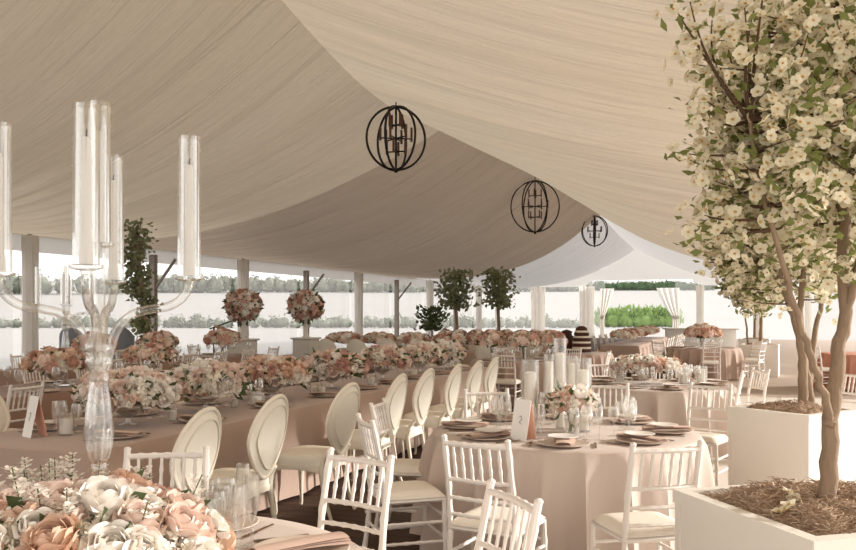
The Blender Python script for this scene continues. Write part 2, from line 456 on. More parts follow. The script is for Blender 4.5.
hedge_row('hedge', 'dark green hedge on the hill seen through the open far end of the tent', 'hedge', [(PX(596+i*3.3,255), 255) for i in range(36)], 3.4, 2.2, 'hedge', R, .8, 60)
hedge_row('maize_row', 'bright green row of tall plants outside the far tent opening', 'crop row', [(PX(600+i*2.3,108), 108+R.uniform(-1,1)) for i in range(34)], 3.0, .9, 'corn', R, .8, 26)
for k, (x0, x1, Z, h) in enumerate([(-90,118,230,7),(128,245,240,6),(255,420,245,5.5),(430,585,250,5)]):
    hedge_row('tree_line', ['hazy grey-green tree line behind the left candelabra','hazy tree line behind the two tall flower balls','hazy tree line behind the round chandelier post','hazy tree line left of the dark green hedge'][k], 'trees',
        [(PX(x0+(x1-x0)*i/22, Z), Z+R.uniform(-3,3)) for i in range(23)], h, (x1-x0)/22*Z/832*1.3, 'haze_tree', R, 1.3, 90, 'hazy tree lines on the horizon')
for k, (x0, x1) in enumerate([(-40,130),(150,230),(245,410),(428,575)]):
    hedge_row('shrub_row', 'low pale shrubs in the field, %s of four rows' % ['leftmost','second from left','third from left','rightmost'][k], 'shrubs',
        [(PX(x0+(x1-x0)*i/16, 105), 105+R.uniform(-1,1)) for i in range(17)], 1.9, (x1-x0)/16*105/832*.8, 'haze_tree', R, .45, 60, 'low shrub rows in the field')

# ------------------------------------------------------------ chiavari chair
def ringed(p0, p1, r, k=7, amp=.28, nr=6, n=3):
    """bamboo-turned stick: returns path and radii"""
    P = []; Rr = []
    p0, p1 = Vector(p0), Vector(p1); N = k*n
    for i in range(N+1):
        u = i/N; P.append(p0.lerp(p1, u)); Rr.append(r*(1+(amp if i % n == 0 and 0 < i < N else 0)))
    return P, Rr
def make_chiavari():
    t = thing('chiavari_chair', 'x', 'chair')
    W = .19; sh = .44
    for sx in (-1, 1):
        P = []; Rr = []
        pts = [(sx*W*.98,-.235,0),(sx*W,-.20,.25),(sx*W,-.185,.44),(sx*W*.98,-.21,.66),(sx*W*.97,-.265,.925)]
        for i in range(25):
            u = i/24*4; k = min(3, int(u)); f = u-k
            a, b = Vector(pts[k]), Vector(pts[k+1]); P.append(a.lerp(b, f)); Rr.append(.0155*(1.22 if i % 4 == 2 else 1)*(.85 if i == 0 else 1))
        mb = MB(); mb.tube(P, Rr, 8); mb.ell((sx*W*.97,-.267,.93), (.018,.018,.012), 8, 5); mb.obj('back_post', 'chair_white', t)
    for sx in (-1, 1):
        mb = MB(); P, Rr = ringed((sx*(W+.015),.195,0), (sx*(W+.005),.185,.43), .0145, 4, .3); mb.tube(P, Rr, 8); mb.obj('front_leg', 'chair_white', t)
    def rail(z, y, r=.011, bow=.02, k=6):
        mb = MB(); P = []; Rr = []
        for i in range(19):
            u = i/18; P.append((W*.97*(2*u-1), y-bow*math.sin(PI*u), z)); Rr.append(r*(1.3 if i % 3 == 0 else 1))
        mb.tube(P, Rr, 7); return mb
    yb = lambda z: -.21-.055*(z-.66)/.265 if z > .66 else -.185-.025*(z-.44)/.22
    rail(.895, yb(.895), .0135).obj('top_rail', 'chair_white', t)
    rail(.70, yb(.70)).obj('back_rail', 'chair_white', t)
    rail(.60, yb(.60), .010).obj('back_rail', 'chair_white', t)
    rail(.51, yb(.51), .010).obj('back_rail', 'chair_white', t)
    mb = MB()
    for i in range(6):
        u = (i+1)/7; x = W*.97*(2*u-1); b = .02*math.sin(PI*u)
        P, Rr = ringed((x, yb(.70)-b, .70), (x, yb(.895)-b, .895), .0078, 3, .4); mb.tube(P, Rr, 6)
    mb.obj('spindles', 'chair_white', t)
    mb = MB(); mb.bbox((0,0,.435), (.41,.41,.03), .012); mb.obj('seat_frame', 'chair_white', t)
    mb = MB()
    def fn(u, v):
        x, y = 2*u-1, 2*v-1; k = (1-x**6)*(1-y**6); return (x*.20, y*.20, .45+.045*max(0,k)**.45)
    mb.grid(fn, 12, 12); mb.obj('cushion', 'cushion', t)
    for (a, b, z) in (((-1,.19),(1,.19),.2),((-1,.19),(1,.19),.33)):
        mb = MB(); P, Rr = ringed((-W-.01,.19,z), (W+.01,.19,z), .0095, 5, .3); mb.tube(P, Rr, 6); mb.obj('stretcher', 'chair_white', t)
    for sx in (-1, 1):
        for z in (.18,.30):
            mb = MB(); P, Rr = ringed((sx*W,-.2-.02,z), (sx*(W+.01),.19,z), .0095, 5, .3); mb.tube(P, Rr, 6); mb.obj('stretcher', 'chair_white', t)
    mb = MB(); P, Rr = ringed((-W,-.205,.24), (W,-.205,.24), .0095, 5, .3); mb.tube(P, Rr, 6); mb.obj('stretcher', 'chair_white', t)
    return t
# ------------------------------------------------------------ oval back chair
def make_louis():
    t = thing('oval_back_chair', 'x', 'chair')
    tilt = math.radians(11)
    def outline(a):      # balloon outline, narrower at the bottom
        x = .245*math.cos(a); z = .28*math.sin(a)
        k = 1 - .36*max(0, -math.sin(a))**1.2 + .02*math.sin(a)
        return x*k, z
    def bk(x, z, y=0):   # back-plane to chair coordinates
        zz = z+.29; curve = .035*(1-(x/.25)**2)
        return Vector((x, -.225 - zz*math.sin(tilt) - curve + y, .47+zz*math.cos(tilt)))
    fr = MB(); P = []
    for i in range(40):
        a = 2*PI*i/40; x, z = outline(a); P.append(bk(x, z))
    fr.tube(P, .015, 8, close=True); fr.obj('back_frame', 'louis_cream', t)
    pad = MB()
    def fn(side):
        def g(u, v):
            a = 2*PI*u; x, z = outline(a); k = v*.97
            return bk(x*k, z*k, side*.024*math.sqrt(max(0, 1-v**3)))
        return g
    pad.grid(fn(1), 32, 6); pad.grid(fn(-1), 32, 6); pad.obj('backrest', 'louis_pad', t)
    mo = MB(); P = []
    for i in range(36):
        a = 2*PI*i/36; x, z = outline(a); P.append(bk(x*.78, z*.78, -.021))
    mo.tube(P, .005, 5, close=True); mo.obj('back_piping', 'louis_cream', t)
    # seat
    def seat_out(u):
        a = 2*PI*u; c, s_ = math.cos(a), math.sin(a); e = .6
        x = .245*math.copysign(abs(c)**e, c)*(1+.08*s_); y = .235*math.copysign(abs(s_)**e, s_); return x, y
    se = MB()
    def g(u, v):
        x, y = seat_out(u)
        prof = [(1,.405),(1.0,.44),(.985,.465),(.93,.485),(.7,.50),(.35,.507),(0,.508)]
        k, z = prof[int(round(v*6))]; return (x*k, y*k, z)
    se.grid(g, 40, 6); se.obj('seat', 'louis_pad', t)
    ap = MB(); n = 60
    for i in range(n+1):
        u = i/n; x, y = seat_out(u); a = 4*(u-.125)*2*PI/1
        dip = .345+.030*(.5+.5*math.cos(8*PI*u))*0 + .03*abs(math.cos(4*PI*u*1.0)) * (1 if True else 0)
        ap.v += [(x*1.02, y*1.02, .41), (x*1.03, y*1.03, .40-.0), (x*1.02, y*1.02, dip)]
    for i in range(n): ap.f += [(3*i,3*i+3,3*i+4,3*i+1),(3*i+1,3*i+4,3*i+5,3*i+2)]
    ap.obj('apron', 'louis_cream', t)
    for sx in (-1, 1):
        mb = MB(); mb.tube([(sx*.20,.20,.40),(sx*.222,.222,.33),(sx*.218,.218,.22),(sx*.20,.205,.10),(sx*.195,.20,.03),(sx*.2,.21,0)], [.03,.029,.021,.015,.013,.017], 8); mb.obj('front_leg', 'louis_cream', t)
        mb = MB(); mb.tube([(sx*.185,-.195,.40),(sx*.195,-.21,.30),(sx*.195,-.235,.15),(sx*.2,-.29,0)], [.026,.022,.017,.014], 8); mb.obj('rear_leg', 'louis_cream', t)
        mb = MB(); q = bk(sx*.155, -.225); mb.tube([(sx*.185,-.2,.38),(sx*.18,-.215,.47),q], [.024,.02,.019], 8); mb.obj('back_support', 'louis_cream', t)
    return t
chi = make_chiavari(); lou = make_louis()
ocC = 0
# around the foreground table, its centre
T0 = Vector((-1.05,2.55,0)); T1 = Vector((.96,5.87,0)); T2 = Vector((2.65,9.75,0)); T3 = Vector((6.85,20.8,0)); T4 = Vector((1.75,15.1,0))
def chv(x, y, dx, dy, lab, grp): return place(chi, (x, y, 0), face(dx, dy), lab, grp)
G0 = 'white bamboo-style chairs at the nearest table'; G1 = 'white bamboo-style chairs around the middle round table'
# back centre = seat centre - 0.25*dir
def by_back(bx, by, dx, dy, lab, grp):
    k = math.hypot(dx, dy); dx /= k; dy /= k
    return chv(bx+dx*.255, by+dy*.255, dx, dy, lab, grp)
by_back(-.32,3.84,-.59,-.81,'white bamboo-style chair in front of the oval-back chairs, facing the nearest table', G0)
by_back(.30,3.02,-.93,-.37,'white bamboo-style chair cropped at the bottom centre, nearest of all', G0)
by_back(-1.25,3.98,.1,-1,'white bamboo-style chair mostly hidden behind the foreground bouquet', G0)
by_back(-.38,5.18,.93,.30,'white bamboo-style chair seen side-on with its cushion to the right', G1)
by_back(-.36,6.15,.97,-.2,'white bamboo-style chair left of the middle round table, overlapping an oval-back chair', G1)
by_back(.25,4.31,.5,.86,'white bamboo-style chair at the front left of the middle round table', G1)
by_back(1.19,4.16,-.22,.97,'white bamboo-style chair at the front right of the middle round table', G1)
by_back(.50,7.12,.15,-1,'white bamboo-style chair behind the middle round table, at its back left', G1)
by_back(1.68,7.8,-.3,-.95,'white bamboo-style chair behind the middle round table, at its back right', G1)
by_back(2.63,7.75,-.6,-.8,'white bamboo-style chair left of the rear white planter', G1)
G2 = 'white bamboo-style chairs around the second round table'
for k, (bx, by, dx, dy) in enumerate([(3.5,9.3,-.9,.35),(3.95,9.9,-.9,-.1),(3.2,11.0,-.4,-.9),(2.3,11.1,.2,-.95),(1.5,10.2,.95,-.3)]):
    by_back(bx, by, dx, dy, 'white bamboo-style chair at the %s of the second round table' % ['right front','right','back right','back left','left'][k], G2)
by_back(4.72,9.2,-.9,-.3,'white bamboo-style chair cut off by the right edge of the photo, beyond the rear planter', 'white bamboo-style chairs at the right edge')
G3 = 'white bamboo-style chairs around the taupe round table near the far planter'
for k, a in enumerate([-100,-40,-150,10,60,120]):
    c = T3+Vector((math.cos(math.radians(a)), math.sin(math.radians(a)), 0))*1.25
    chv(c.x, c.y, T3.x-c.x, T3.y-c.y, 'white bamboo-style chair at the %s of the taupe round table near the far planter' % ['front','right front','left front','right','back right','back left'][k], G3)
G4 = 'white bamboo-style chairs around the round table behind the oval-back row'
for k, a in enumerate([200,250,340,150,100,45]):
    c = T4+Vector((math.cos(math.radians(a)), math.sin(math.radians(a)), 0))*1.25
    chv(c.x, c.y, T4.x-c.x, T4.y-c.y, 'white bamboo-style chair at the %s of the round table with dark-stemmed bouquets' % ['left','front left','right','back left','back','back right'][k], G4)
# oval-back chairs along the long table
GA = 'cream oval-back chairs along the long taupe table'
sA = [4.0,4.82,5.9,6.95,7.75,8.55,9.35,10.15]
for i, s in enumerate(sA):
    p = SL(s, 3.22+.02*math.sin(i*2)); d = SL(0,1)-SL(0,0)
    place(lou, p, face(d.x, d.y)+[.10,.06,-.02,.04,0,.03,-.03,0][i], 'cream oval-back chair along the near side of the long taupe table, %s' % onearest(i, len(sA)), GA)
p = SL(4.75, 5.12); d = SL(0,-1)-SL(0,0); place(lou, p, face(d.x, d.y), 'cream oval-back chair behind the place card at the left edge', None)
p = SL(13.6, 4.2); d = SL(-1,0)-SL(0,0); 

# ------------------------------------------------------------ tables and cloths
def round_cloth(c, r, m, lab, hem=.02, nf=14, seed=0, cat='tablecloth'):
    rnd = random.Random(seed); ph = [rnd.uniform(0,6.28) for _ in range(5)]
    mb = MB(); n = 360
    prof = [(0,.757),(.5,.757),(.9,.757),(.985,.756),(1.0,.745)]
    rows = [[(r*k*math.cos(2*PI*i/n), r*k*math.sin(2*PI*i/n), z) for i in range(n)] for k, z in prof]
    for j in range(1, 11):
        v = j/10; z = .745-(.745-hem)*v; row = []
        for i in range(n):
            a = 2*PI*i/n
            w_ = a*round(nf*.8)+ph[0]+.9*math.sin(3*a+ph[1])+.35*math.sin(5*a+ph[4])
            f = (1-abs(math.sin(w_)))**1.3*2-.55; f *= .8+.35*math.sin(2*a+ph[3])
            f += .22*math.sin(2.6*w_+ph[2])
            rr = r*(1+.004)+ v**.5*(.045+.075*f)
            row.append((rr*math.cos(a), rr*math.sin(a), z))
        rows.append(row)
    mb.v = [p for row in rows for p in row]
    mb.f = [(j*n+i, j*n+(i+1)%n, (j+1)*n+(i+1)%n, (j+1)*n+i) for j in range(len(rows)-1) for i in range(n)]
    o = mb.obj('tablecloth', m); o.location = (c[0], c[1], 0); o.data['as'] = 1
    return tag(o, lab, cat)
def round_table(c, r, m, lab, seed, hem=.02, nf=14):
    t = thing('round_table', 'round table under the '+lab, 'table', (c[0], c[1], 0))
    MB().lathe([(0,.72),(r-.02,.72),(r,.735),(r-.02,.75),(0,.75)], 48, cap=False).obj('tabletop', 'wood', t)
    for k in range(4):
        a = PI/4+k*PI/2; MB().tube([(.45*math.cos(a),.45*math.sin(a),0),(.45*math.cos(a),.45*math.sin(a),.72)], .018, 8).obj('leg', 'grey_metal', t)
    round_cloth(c, r+.006, m, lab, hem, nf, seed)
round_table(T0, .9, 'cloth_blush', 'blush floor-length cloth on the nearest round table, bottom left', 1)
round_table(T1, .92, 'cloth_blush', 'blush floor-length cloth on the middle round table with candle cylinders', 2, nf=15)
round_table(T2, .9, 'cloth_blush', 'blush cloth on the second round table, left of the rear planter', 3)
round_table(T3, .9, 'cloth_taupe', 'taupe cloth on the round table near the far planter', 4)
round_table(T4, .95, 'cloth_taupe', 'taupe cloth on the round table behind the oval-back row', 5)
T5 = Vector((9.3,17.6,0)); T6 = Vector((10.6,21.5,0)); 
round_table(T5, .9, 'cloth_salmon', 'salmon cloth on the round table at the right edge', 6)
for k, (a, tt) in enumerate([(200,T5),(250,T5)]):
    c = tt+Vector((math.cos(math.radians(a)), math.sin(math.radians(a)), 0))*1.25
    chv(c.x, c.y, tt.x-c.x, tt.y-c.y, 'white bamboo-style chair at the %s of the salmon round table' % ['left','front'][k], 'white bamboo-style chairs around the salmon round table')

def long_table(s0, s1, l0, l1, m, lab, seed, perp=False, hem=.03, cat='tablecloth'):
    rnd = random.Random(seed); o0 = SL((s0+s1)/2, (l0+l1)/2)
    hs, hl = (s1-s0)/2, (l1-l0)/2
    t = thing('long_table', 'trestle table under the '+lab, 'table', o0, -TH)
    MB().bbox((0,0,.735), (2*hl-.02,2*hs-.02,.03), .005).obj('tabletop', 'wood', t)
    for sx in (-1,1):
        for sy in (-1,1): MB().tube([(sx*(hl-.15),sy*(hs-.3),0),(sx*(hl-.15),sy*(hs-.3),.72)], .02, 8).obj('leg', 'grey_metal', t)
    # perimeter path in local coordinates (x = -l, y = s)
    per = []; step = .06; cr = .03
    def seg(a, b):
        a, b = Vector(a), Vector(b); n = max(1, int((b-a).length/step))
        for i in range(n): per.append(a.lerp(b, i/n))
    X, Y = hl+.004, hs+.004
    seg((X,-Y+cr),(X,Y-cr)); seg((X,Y-cr),(X-cr,Y)); seg((X-cr,Y),(-X+cr,Y)); seg((-X+cr,Y),(-X,Y-cr)); seg((-X,Y-cr),(-X,-Y+cr)); seg((-X,-Y+cr),(-X+cr,-Y)); seg((-X+cr,-Y),(X-cr,-Y)); seg((X-cr,-Y),(X,-Y+cr))
    n = len(per); mb = MB(); L = 0; acc = []
    for i, p in enumerate(per): acc.append(L); L += (per[(i+1)%n]-p).length
    p1, p2 = rnd.uniform(0,6), rnd.uniform(0,6)
    rows = [[(p.x*.98, p.y*.995, .757) for p in per], [(p.x*.997, p.y*.999, .756) for p in per]]
    for j in range(0, 9):
        v = j/8; row = []
        for i, p in enumerate(per):
            q = per[(i+1)%n]-per[i-1]; nrm = Vector((q.y, -q.x)).normalized()
            corner = max(0, 1-min((abs(abs(p.x)-X)+abs(abs(p.y)-Y)), .35)/.35)
            f = .5+.5*math.sin(acc[i]*2*PI/.62+p1+1.2*math.sin(acc[i]*1.1+p2)); f2 = .5+.5*math.sin(acc[i]*2*PI/.21+p2)
            d = .004+v**1.1*(.02+.045*f+.008*f2+.10*corner)
            row.append((p.x+nrm.x*d, p.y+nrm.y*d, .748-(.748-hem)*v))
        rows.append(row)
    mb.v = [p for r_ in rows for p in r_]
    mb.f = [(j*n+i, (j+1)*n+i, (j+1)*n+(i+1)%n, j*n+(i+1)%n) for j in range(len(rows)-1) for i in range(n)]
    mb.f.append(tuple(range(n)))
    o = mb.obj('tablecloth', m); o.location = o0; o.rotation_euler = (0,0,-TH)
    tag(o, lab, cat)
long_table(3.9, 12.5, 3.6, 4.8, 'cloth_taupe', 'long taupe floor-length cloth lined with roses beside the oval-back chairs', 1)
long_table(5.2, 10.6, 6.75, 7.95, 'cloth_brown', 'taupe cloth on the second long table behind the flowers at left', 2)
long_table(9.2, 15.1, 9.3, 10.4, 'cloth_brown', 'brown cloth on the third long table near the lectern', 3)
long_table(17.5, 18.6, 4.6, 9.2, 'cloth_taupe', 'taupe cloth on the head table in front of the far posts', 4)
long_table(20.9, 22.0, 4.4, 7.9, 'cloth_taupe', 'taupe cloth on the cross table with low pink flowers', 5)
long_table(22.6, 32, 2.5, 3.5, 'cloth_taupe', 'taupe cloth on the far long table right of the cakes', 7)
# chairs in distance
GC = 'white bamboo-style chairs at the second long table'
dR = SL(0,1)-SL(0,0); dL = -dR
for i, s in enumerate([5.9,6.8,7.7,8.6,9.5]):
    p = SL(s, 6.42); place(chi, p, face(dR.x,dR.y), 'white bamboo-style chair on the near side of the second long table, %s' % onearest(i,5), GC)
for i, s in enumerate([5.6,6.5,7.4,8.3,9.2]):
    p = SL(s, 8.28); place(chi, p, face(dL.x,dL.y), 'white bamboo-style chair on the far side of the second long table, %s' % onearest(i,5), GC)
for i, s in enumerate([10.0,10.9,11.8,12.7,13.6,14.5]):
    p = SL(s, 8.97); place(chi, p, face(dR.x,dR.y), 'white bamboo-style chair on the near side of the brown-clothed table, %s' % onearest(i,6), 'white bamboo-style chairs at the brown-clothed table')
for i, s in enumerate([10.4,11.6,12.8,14.0,15.0]):
    p = SL(s, 10.74); place(chi, p, face(dL.x,dL.y), 'white bamboo-style chair on the far side of the brown-clothed table, %s' % onearest(i,5), 'white bamboo-style chairs at the brown-clothed table')
dF = SL(1,0)-SL(0,0)
hl_ = [8.7,7.95,7.2,6.45,5.7,4.95]
for i, l in enumerate(hl_):
    place(lou, SL(17.05, l), face(dF.x,dF.y), 'cream oval-back chair at the head table, %s in its row' % ['leftmost','second from left','third from left','third from right','second from right','rightmost'][i], 'cream oval-back chairs at the head table')
for i, l in enumerate([7.6,6.9,6.2,5.5,4.8]):
    place(lou, SL(20.5, l), face(dF.x,dF.y), 'cream oval-back chair at the cross table, %s in its row' % ['leftmost','second from left','middle','second from right','rightmost'][i], 'cream oval-back chairs at the cross table')
for i in range(9):
    place(chi, SL(24+i*.95, 2.1), face(dR.x,dR.y), 'white bamboo-style chair on the right side of the far long table, %s' % onearest(i,9), 'white bamboo-style chairs at the far long table')
for i in range(6):
    place(chi, SL(23.2+i*1.2, 3.9), face(dL.x,dL.y), 'white bamboo-style chair on the left side of the far long table, %s' % onearest(i,6), 'white bamboo-style chairs at the far long table')

# ------------------------------------------------------------ flowers
def petal(mb, M, w, h, cup, curl, nu=4, nv=3):
    def fn(u, v):
        x = (2*u-1); ww = w*(.35+.65*math.sin(PI*min(1,v*.72+.12)))
        y = cup*(x*x)*-1*w*.9 + curl*h*(v**3)*.5 + .25*h*math.sin(v*1.4)
        return M @ Vector((x*ww*.5, y, v*h*(1-.18*x*x)))
    mb.grid(fn, nu, nv)
def rose_mesh(name, m, hi, seed=0):
    rnd = random.Random(seed); mb = MB()
    # layers: petals, radius, rim polar angle, outward curl, petal half width
    L = [(3,.13,.15,.0,1.3),(3,.20,.35,.02,1.2),(4,.28,.55,.05,1.05),(5,.36,.80,.10,.90),(6,.43,1.05,.16,.78),(6,.48,1.35,.20,.72)] if hi else [(3,.18,.25,.02,1.3),(4,.32,.6,.08,1.0),(5,.44,1.0,.17,.85)]
    nu, nv = (6,5) if hi else (4,3)
    for ri, (n, r, rim, curl, hw) in enumerate(L):
        for k in range(n):
            a0 = 2*PI*k/n+ri*1.1+rnd.uniform(-.12,.12); rk = r*rnd.uniform(.95,1.05); hz = rnd.uniform(-.06,.06)
            def fn(u, v):
                x = 2*u-1; wv = hw*(.55+.45*math.sin(PI*min(1,.25+v*.6)))*(1-.25*max(0,v-.7)/.3)
                th = 2.1-(2.1-(rim+hz+.30*x*x))*v; rr = rk*(1+curl*2.2*max(0,v-.55)**1.4*2 + .05*x*x)+.012*x
                ph = a0+x*wv
                return (rr*math.sin(th)*math.cos(ph), rr*math.sin(th)*math.sin(ph), rr*math.cos(th)*.92)
            mb.grid(fn, nu, nv)
    mb.ell((0,0,-.02), (.10,.10,.12), 8, 5)
    me = mb.mesh(name, m); me['as'] = 1; return me
def floret(mb, c, n, r, rnd):
    q = n.to_track_quat('Z','Y').to_matrix() @ Matrix.Rotation(rnd.uniform(0,6.28), 3, 'Z')
    for i in range(4):
        a = PI/2*i; d = Vector((math.cos(a), math.sin(a), .25)); s_ = Vector((-math.sin(a), math.cos(a), 0))
        mb.add([c, c+q@(d*r*.6+s_*r*.4), c+q@(d*r), c+q@(d*r*.6-s_*r*.4)], [(0,1,2,3)])
RCOL = ['rose_ivory','rose_blush','rose_peach','rose_pink','rose_dusk']
ROSE_H = {m: rose_mesh('rose', m, True, i) for i, m in enumerate(RCOL)}
ROSE_L = {m: rose_mesh('rose', m, False, i) for i, m in enumerate(RCOL)}
def add_rose(mb, c, n, sz, rnd):      # small cupped bloom merged into a cluster
    q = n.to_track_quat('Z', 'Y').to_matrix()
    for ri, (r, h, k) in enumerate([(.18,.35,3),(.42,.25,5)]):
        for i in range(k):
            a = 2*PI*i/k+ri; d = Vector((math.cos(a), math.sin(a), 0)); s_ = Vector((-math.sin(a), math.cos(a), 0))
            P = [d*.08, d*r+s_*.28+Vector((0,0,h*.8)), d*(r+.12)+Vector((0,0,h)), d*r-s_*.28+Vector((0,0,h*.8))]
            mb.add([c+q@(p*sz) for p in P], [(0,1,2,3)])
    mb.ell(c, (sz*.36,)*3, 6, 4)
def arrangement(name, lab, cat, loc, rad, n, size, cols, seed, hi=False, objs=True, vase=None, grp=None, zc=None, low=-.25, leaves=40, sprigs=0, ls=.08):
    rnd = random.Random(seed); t = thing(name, lab, cat, loc, 0, grp)
    zc = rad[2]*.5 if zc is None else zc
    bl = {}
    for i in range(n):
        zz = 1-(1-low)*(i+.5)/n; a = i*2.39996+rnd.uniform(-.25,.25); q = math.sqrt(max(0,1-zz*zz)); k = rnd.uniform(.86,1.04)
        nrm = Vector((q*math.cos(a)/rad[0], q*math.sin(a)/rad[1], zz/rad[2])).normalized()
        p = Vector((rad[0]*q*math.cos(a)*k, rad[1]*q*math.sin(a)*k, zc+rad[2]*zz*k))
        m = rnd.choice(cols); s_ = size*rnd.uniform(.78,1.2)
        if objs:
            o = bpy.data.objects.new('rose', (ROSE_H if hi else ROSE_L)[m]); COL.objects.link(o); o.parent = t
            o.location = p; o.rotation_mode = 'QUATERNION'; nn = (nrm+Vector((rnd.gauss(0,.15), rnd.gauss(0,.15), .12))).normalized()
            o.rotation_quaternion = nn.to_track_quat('Z','Y') @ Quaternion((0,0,1), rnd.uniform(0,6.28)); o.scale = (s_,)*3
        else:
            bl.setdefault(m, MB()); add_rose(bl[m], p, nrm, s_, rnd)
    for m, mb in bl.items(): mb.obj('blooms', m, t)['kind'] = 'stuff'
    lf = MB()
    core = MB(); core.ell((0,0,zc), (rad[0]*.62, rad[1]*.62, rad[2]*.6), 12, 8)
    fl = {'floret': MB(), 'floret_pink': MB()}
    fr_ = .035 if objs else .06
    for _ in range(int((4500 if hi else 700) if objs else 420)):
        zz = rnd.uniform(low, 1); a = rnd.uniform(0,6.28); q = math.sqrt(1-zz*zz); k = rnd.uniform(.72,.98)
        nm = 'floret' if noise.noise((zz*3+seed, math.cos(a)*2, math.sin(a)*2)) > -.12 else 'floret_pink'
        floret(fl[nm], Vector((rad[0]*q*math.cos(a)*k, rad[1]*q*math.sin(a)*k, zc+rad[2]*zz*k)), Vector((q*math.cos(a)+rnd.gauss(0,.3), q*math.sin(a)+rnd.gauss(0,.3), zz+.2)), (.02 if hi else fr_)*rnd.uniform(.7,1.2), rnd)
    for nm, mb_ in fl.items():
        if mb_.v: x_ = mb_.obj('hydrangea_florets', nm, t); x_['kind'] = 'stuff'; x_.data['as'] = 1
    leafm = 'leaf_dark'
    core.obj('foliage_base', leafm, t)
    for _ in range(leaves):
        a = rnd.uniform(0,6.28); zz = rnd.uniform(low-.25,.9); q = math.sqrt(max(.05,1-zz*zz)); p = Vector((rad[0]*q*math.cos(a), rad[1]*q*math.sin(a), zc+rad[2]*zz))*1.0
        leaf(lf, Vector((p.x*.85,p.y*.85,zc+(p.z-zc)*.85)), Vector((p.x, p.y, (p.z-zc)*.8+rnd.gauss(0,.08))), ls*rnd.uniform(.7,1.4), rnd)
    lf.obj('leaves', leafm, t)['kind'] = 'stuff'
    if sprigs:
        sp = MB(); st = MB()
        for _ in range(sprigs):
            a = rnd.uniform(0,6.28); zz = rnd.uniform(.25,.95); q = math.sqrt(1-zz*zz)
            p0 = Vector((rad[0]*q*math.cos(a)*.8, rad[1]*q*math.sin(a)*.8, zc+rad[2]*zz*.8)); d = Vector((math.cos(a)*q*.5, math.sin(a)*q*.5, 1)).normalized()
            Ls = rnd.uniform(.10,.17)
            st.tube([p0, p0+d*Ls], .002, 4)
            for k in range(14):
                u = .3+.7*k/14; c = p0+d*Ls*u+Vector((rnd.gauss(0,.012), rnd.gauss(0,.012), 0)); r_ = .016*(1.25-.6*u)
                for j in range(4):
                    aa = j*PI/2+rnd.random(); e = Vector((math.cos(aa), math.sin(aa), .4)); f = Vector((-math.sin(aa), math.cos(aa), .2))
                    sp.add([c, c+e*r_+f*r_*.6, c+e*r_*1.7, c+e*r_-f*r_*.6], [(0,1,2,3)])
        sp.obj('white_sprigs', 'rose_ivory', t)['kind'] = 'stuff'; st.obj('sprig_stems', 'stem', t)['kind'] = 'stuff'
    if vase: vase(t)
    return t
def footed_bowl(r, h):
    def f(t):
        MB().lathe([(r*.55,.0),(r*.55,.008),(.02,.02),(.015,h*.35),(r*.5,h*.5),(r*.95,h*.8),(r,h),(r*.95,h),(r*.9,h*.82),(r*.45,h*.55),(0,h*.5)], 20, cap=False).obj('glass_bowl', 'glass', t)
    return f
def glass_cyl_vase(r, h):
    def f(t):
        MB().lathe([(0,.002),(r,.002),(r,h),(r-.004,h),(r-.004,.012),(0,.012)], 20, cap=False).obj('glass_vase', 'glass', t)
        st = MB(); rnd = random.Random(3)
        for _ in range(9): a = rnd.uniform(0,6.28); st.tube([(r*.5*math.cos(a),r*.5*math.sin(a),.02),(r*.7*math.cos(a+2),r*.7*math.sin(a+2),h)], .004, 4)
        st.obj('stems', 'stem', t)
    return f
TT = .76
# foreground bouquet round the candelabra stem
arrangement('rose_centerpiece', 'large blush and ivory rose centerpiece filling the bottom left corner', 'flower arrangement', (-1.03,2.40,TT+.02), (.43,.36,.20), 84, .115, ['rose_ivory','rose_ivory','rose_blush','rose_ivory','rose_blush','rose_peach','rose_ivory','rose_blush','rose_ivory','rose_pink'], 5, hi=True, zc=.10, low=-.35, leaves=150, sprigs=20, ls=.085,
    vase=lambda t: MB().lathe([(.0,-.05),(.13,-.05),(.15,.0),(.13,.0),(0,.0)], 20, cap=False).obj('glass_dish', 'glass', t))
fs = [(4.95,.36),(5.9,.34),(6.95,.36),(8.2,.36),(9.6,.34),(10.9,.36),(11.9,.34)]
for i, (s, r) in enumerate(fs):
    p = SL(s, 4.2, TT)
    arrangement('rose_centerpiece', 'low rose and greenery centerpiece on the long taupe table, %s' % onearest(i, len(fs)), 'flower arrangement', p, (r,r*.8,.17), 52 if i < 4 else 36, .115,
        [['rose_ivory','rose_blush','rose_blush','rose_ivory'],['rose_ivory','rose_blush','rose_ivory'],['rose_blush','rose_peach','rose_pink','rose_ivory','rose_peach'],['rose_ivory','rose_blush','rose_pink','rose_peach'],['rose_blush','rose_ivory','rose_pink']][i % 5], 20+i, zc=.24, low=-.4, leaves=70, vase=footed_bowl(.12,.16), grp='rose centerpieces along the long taupe table', ls=.09)
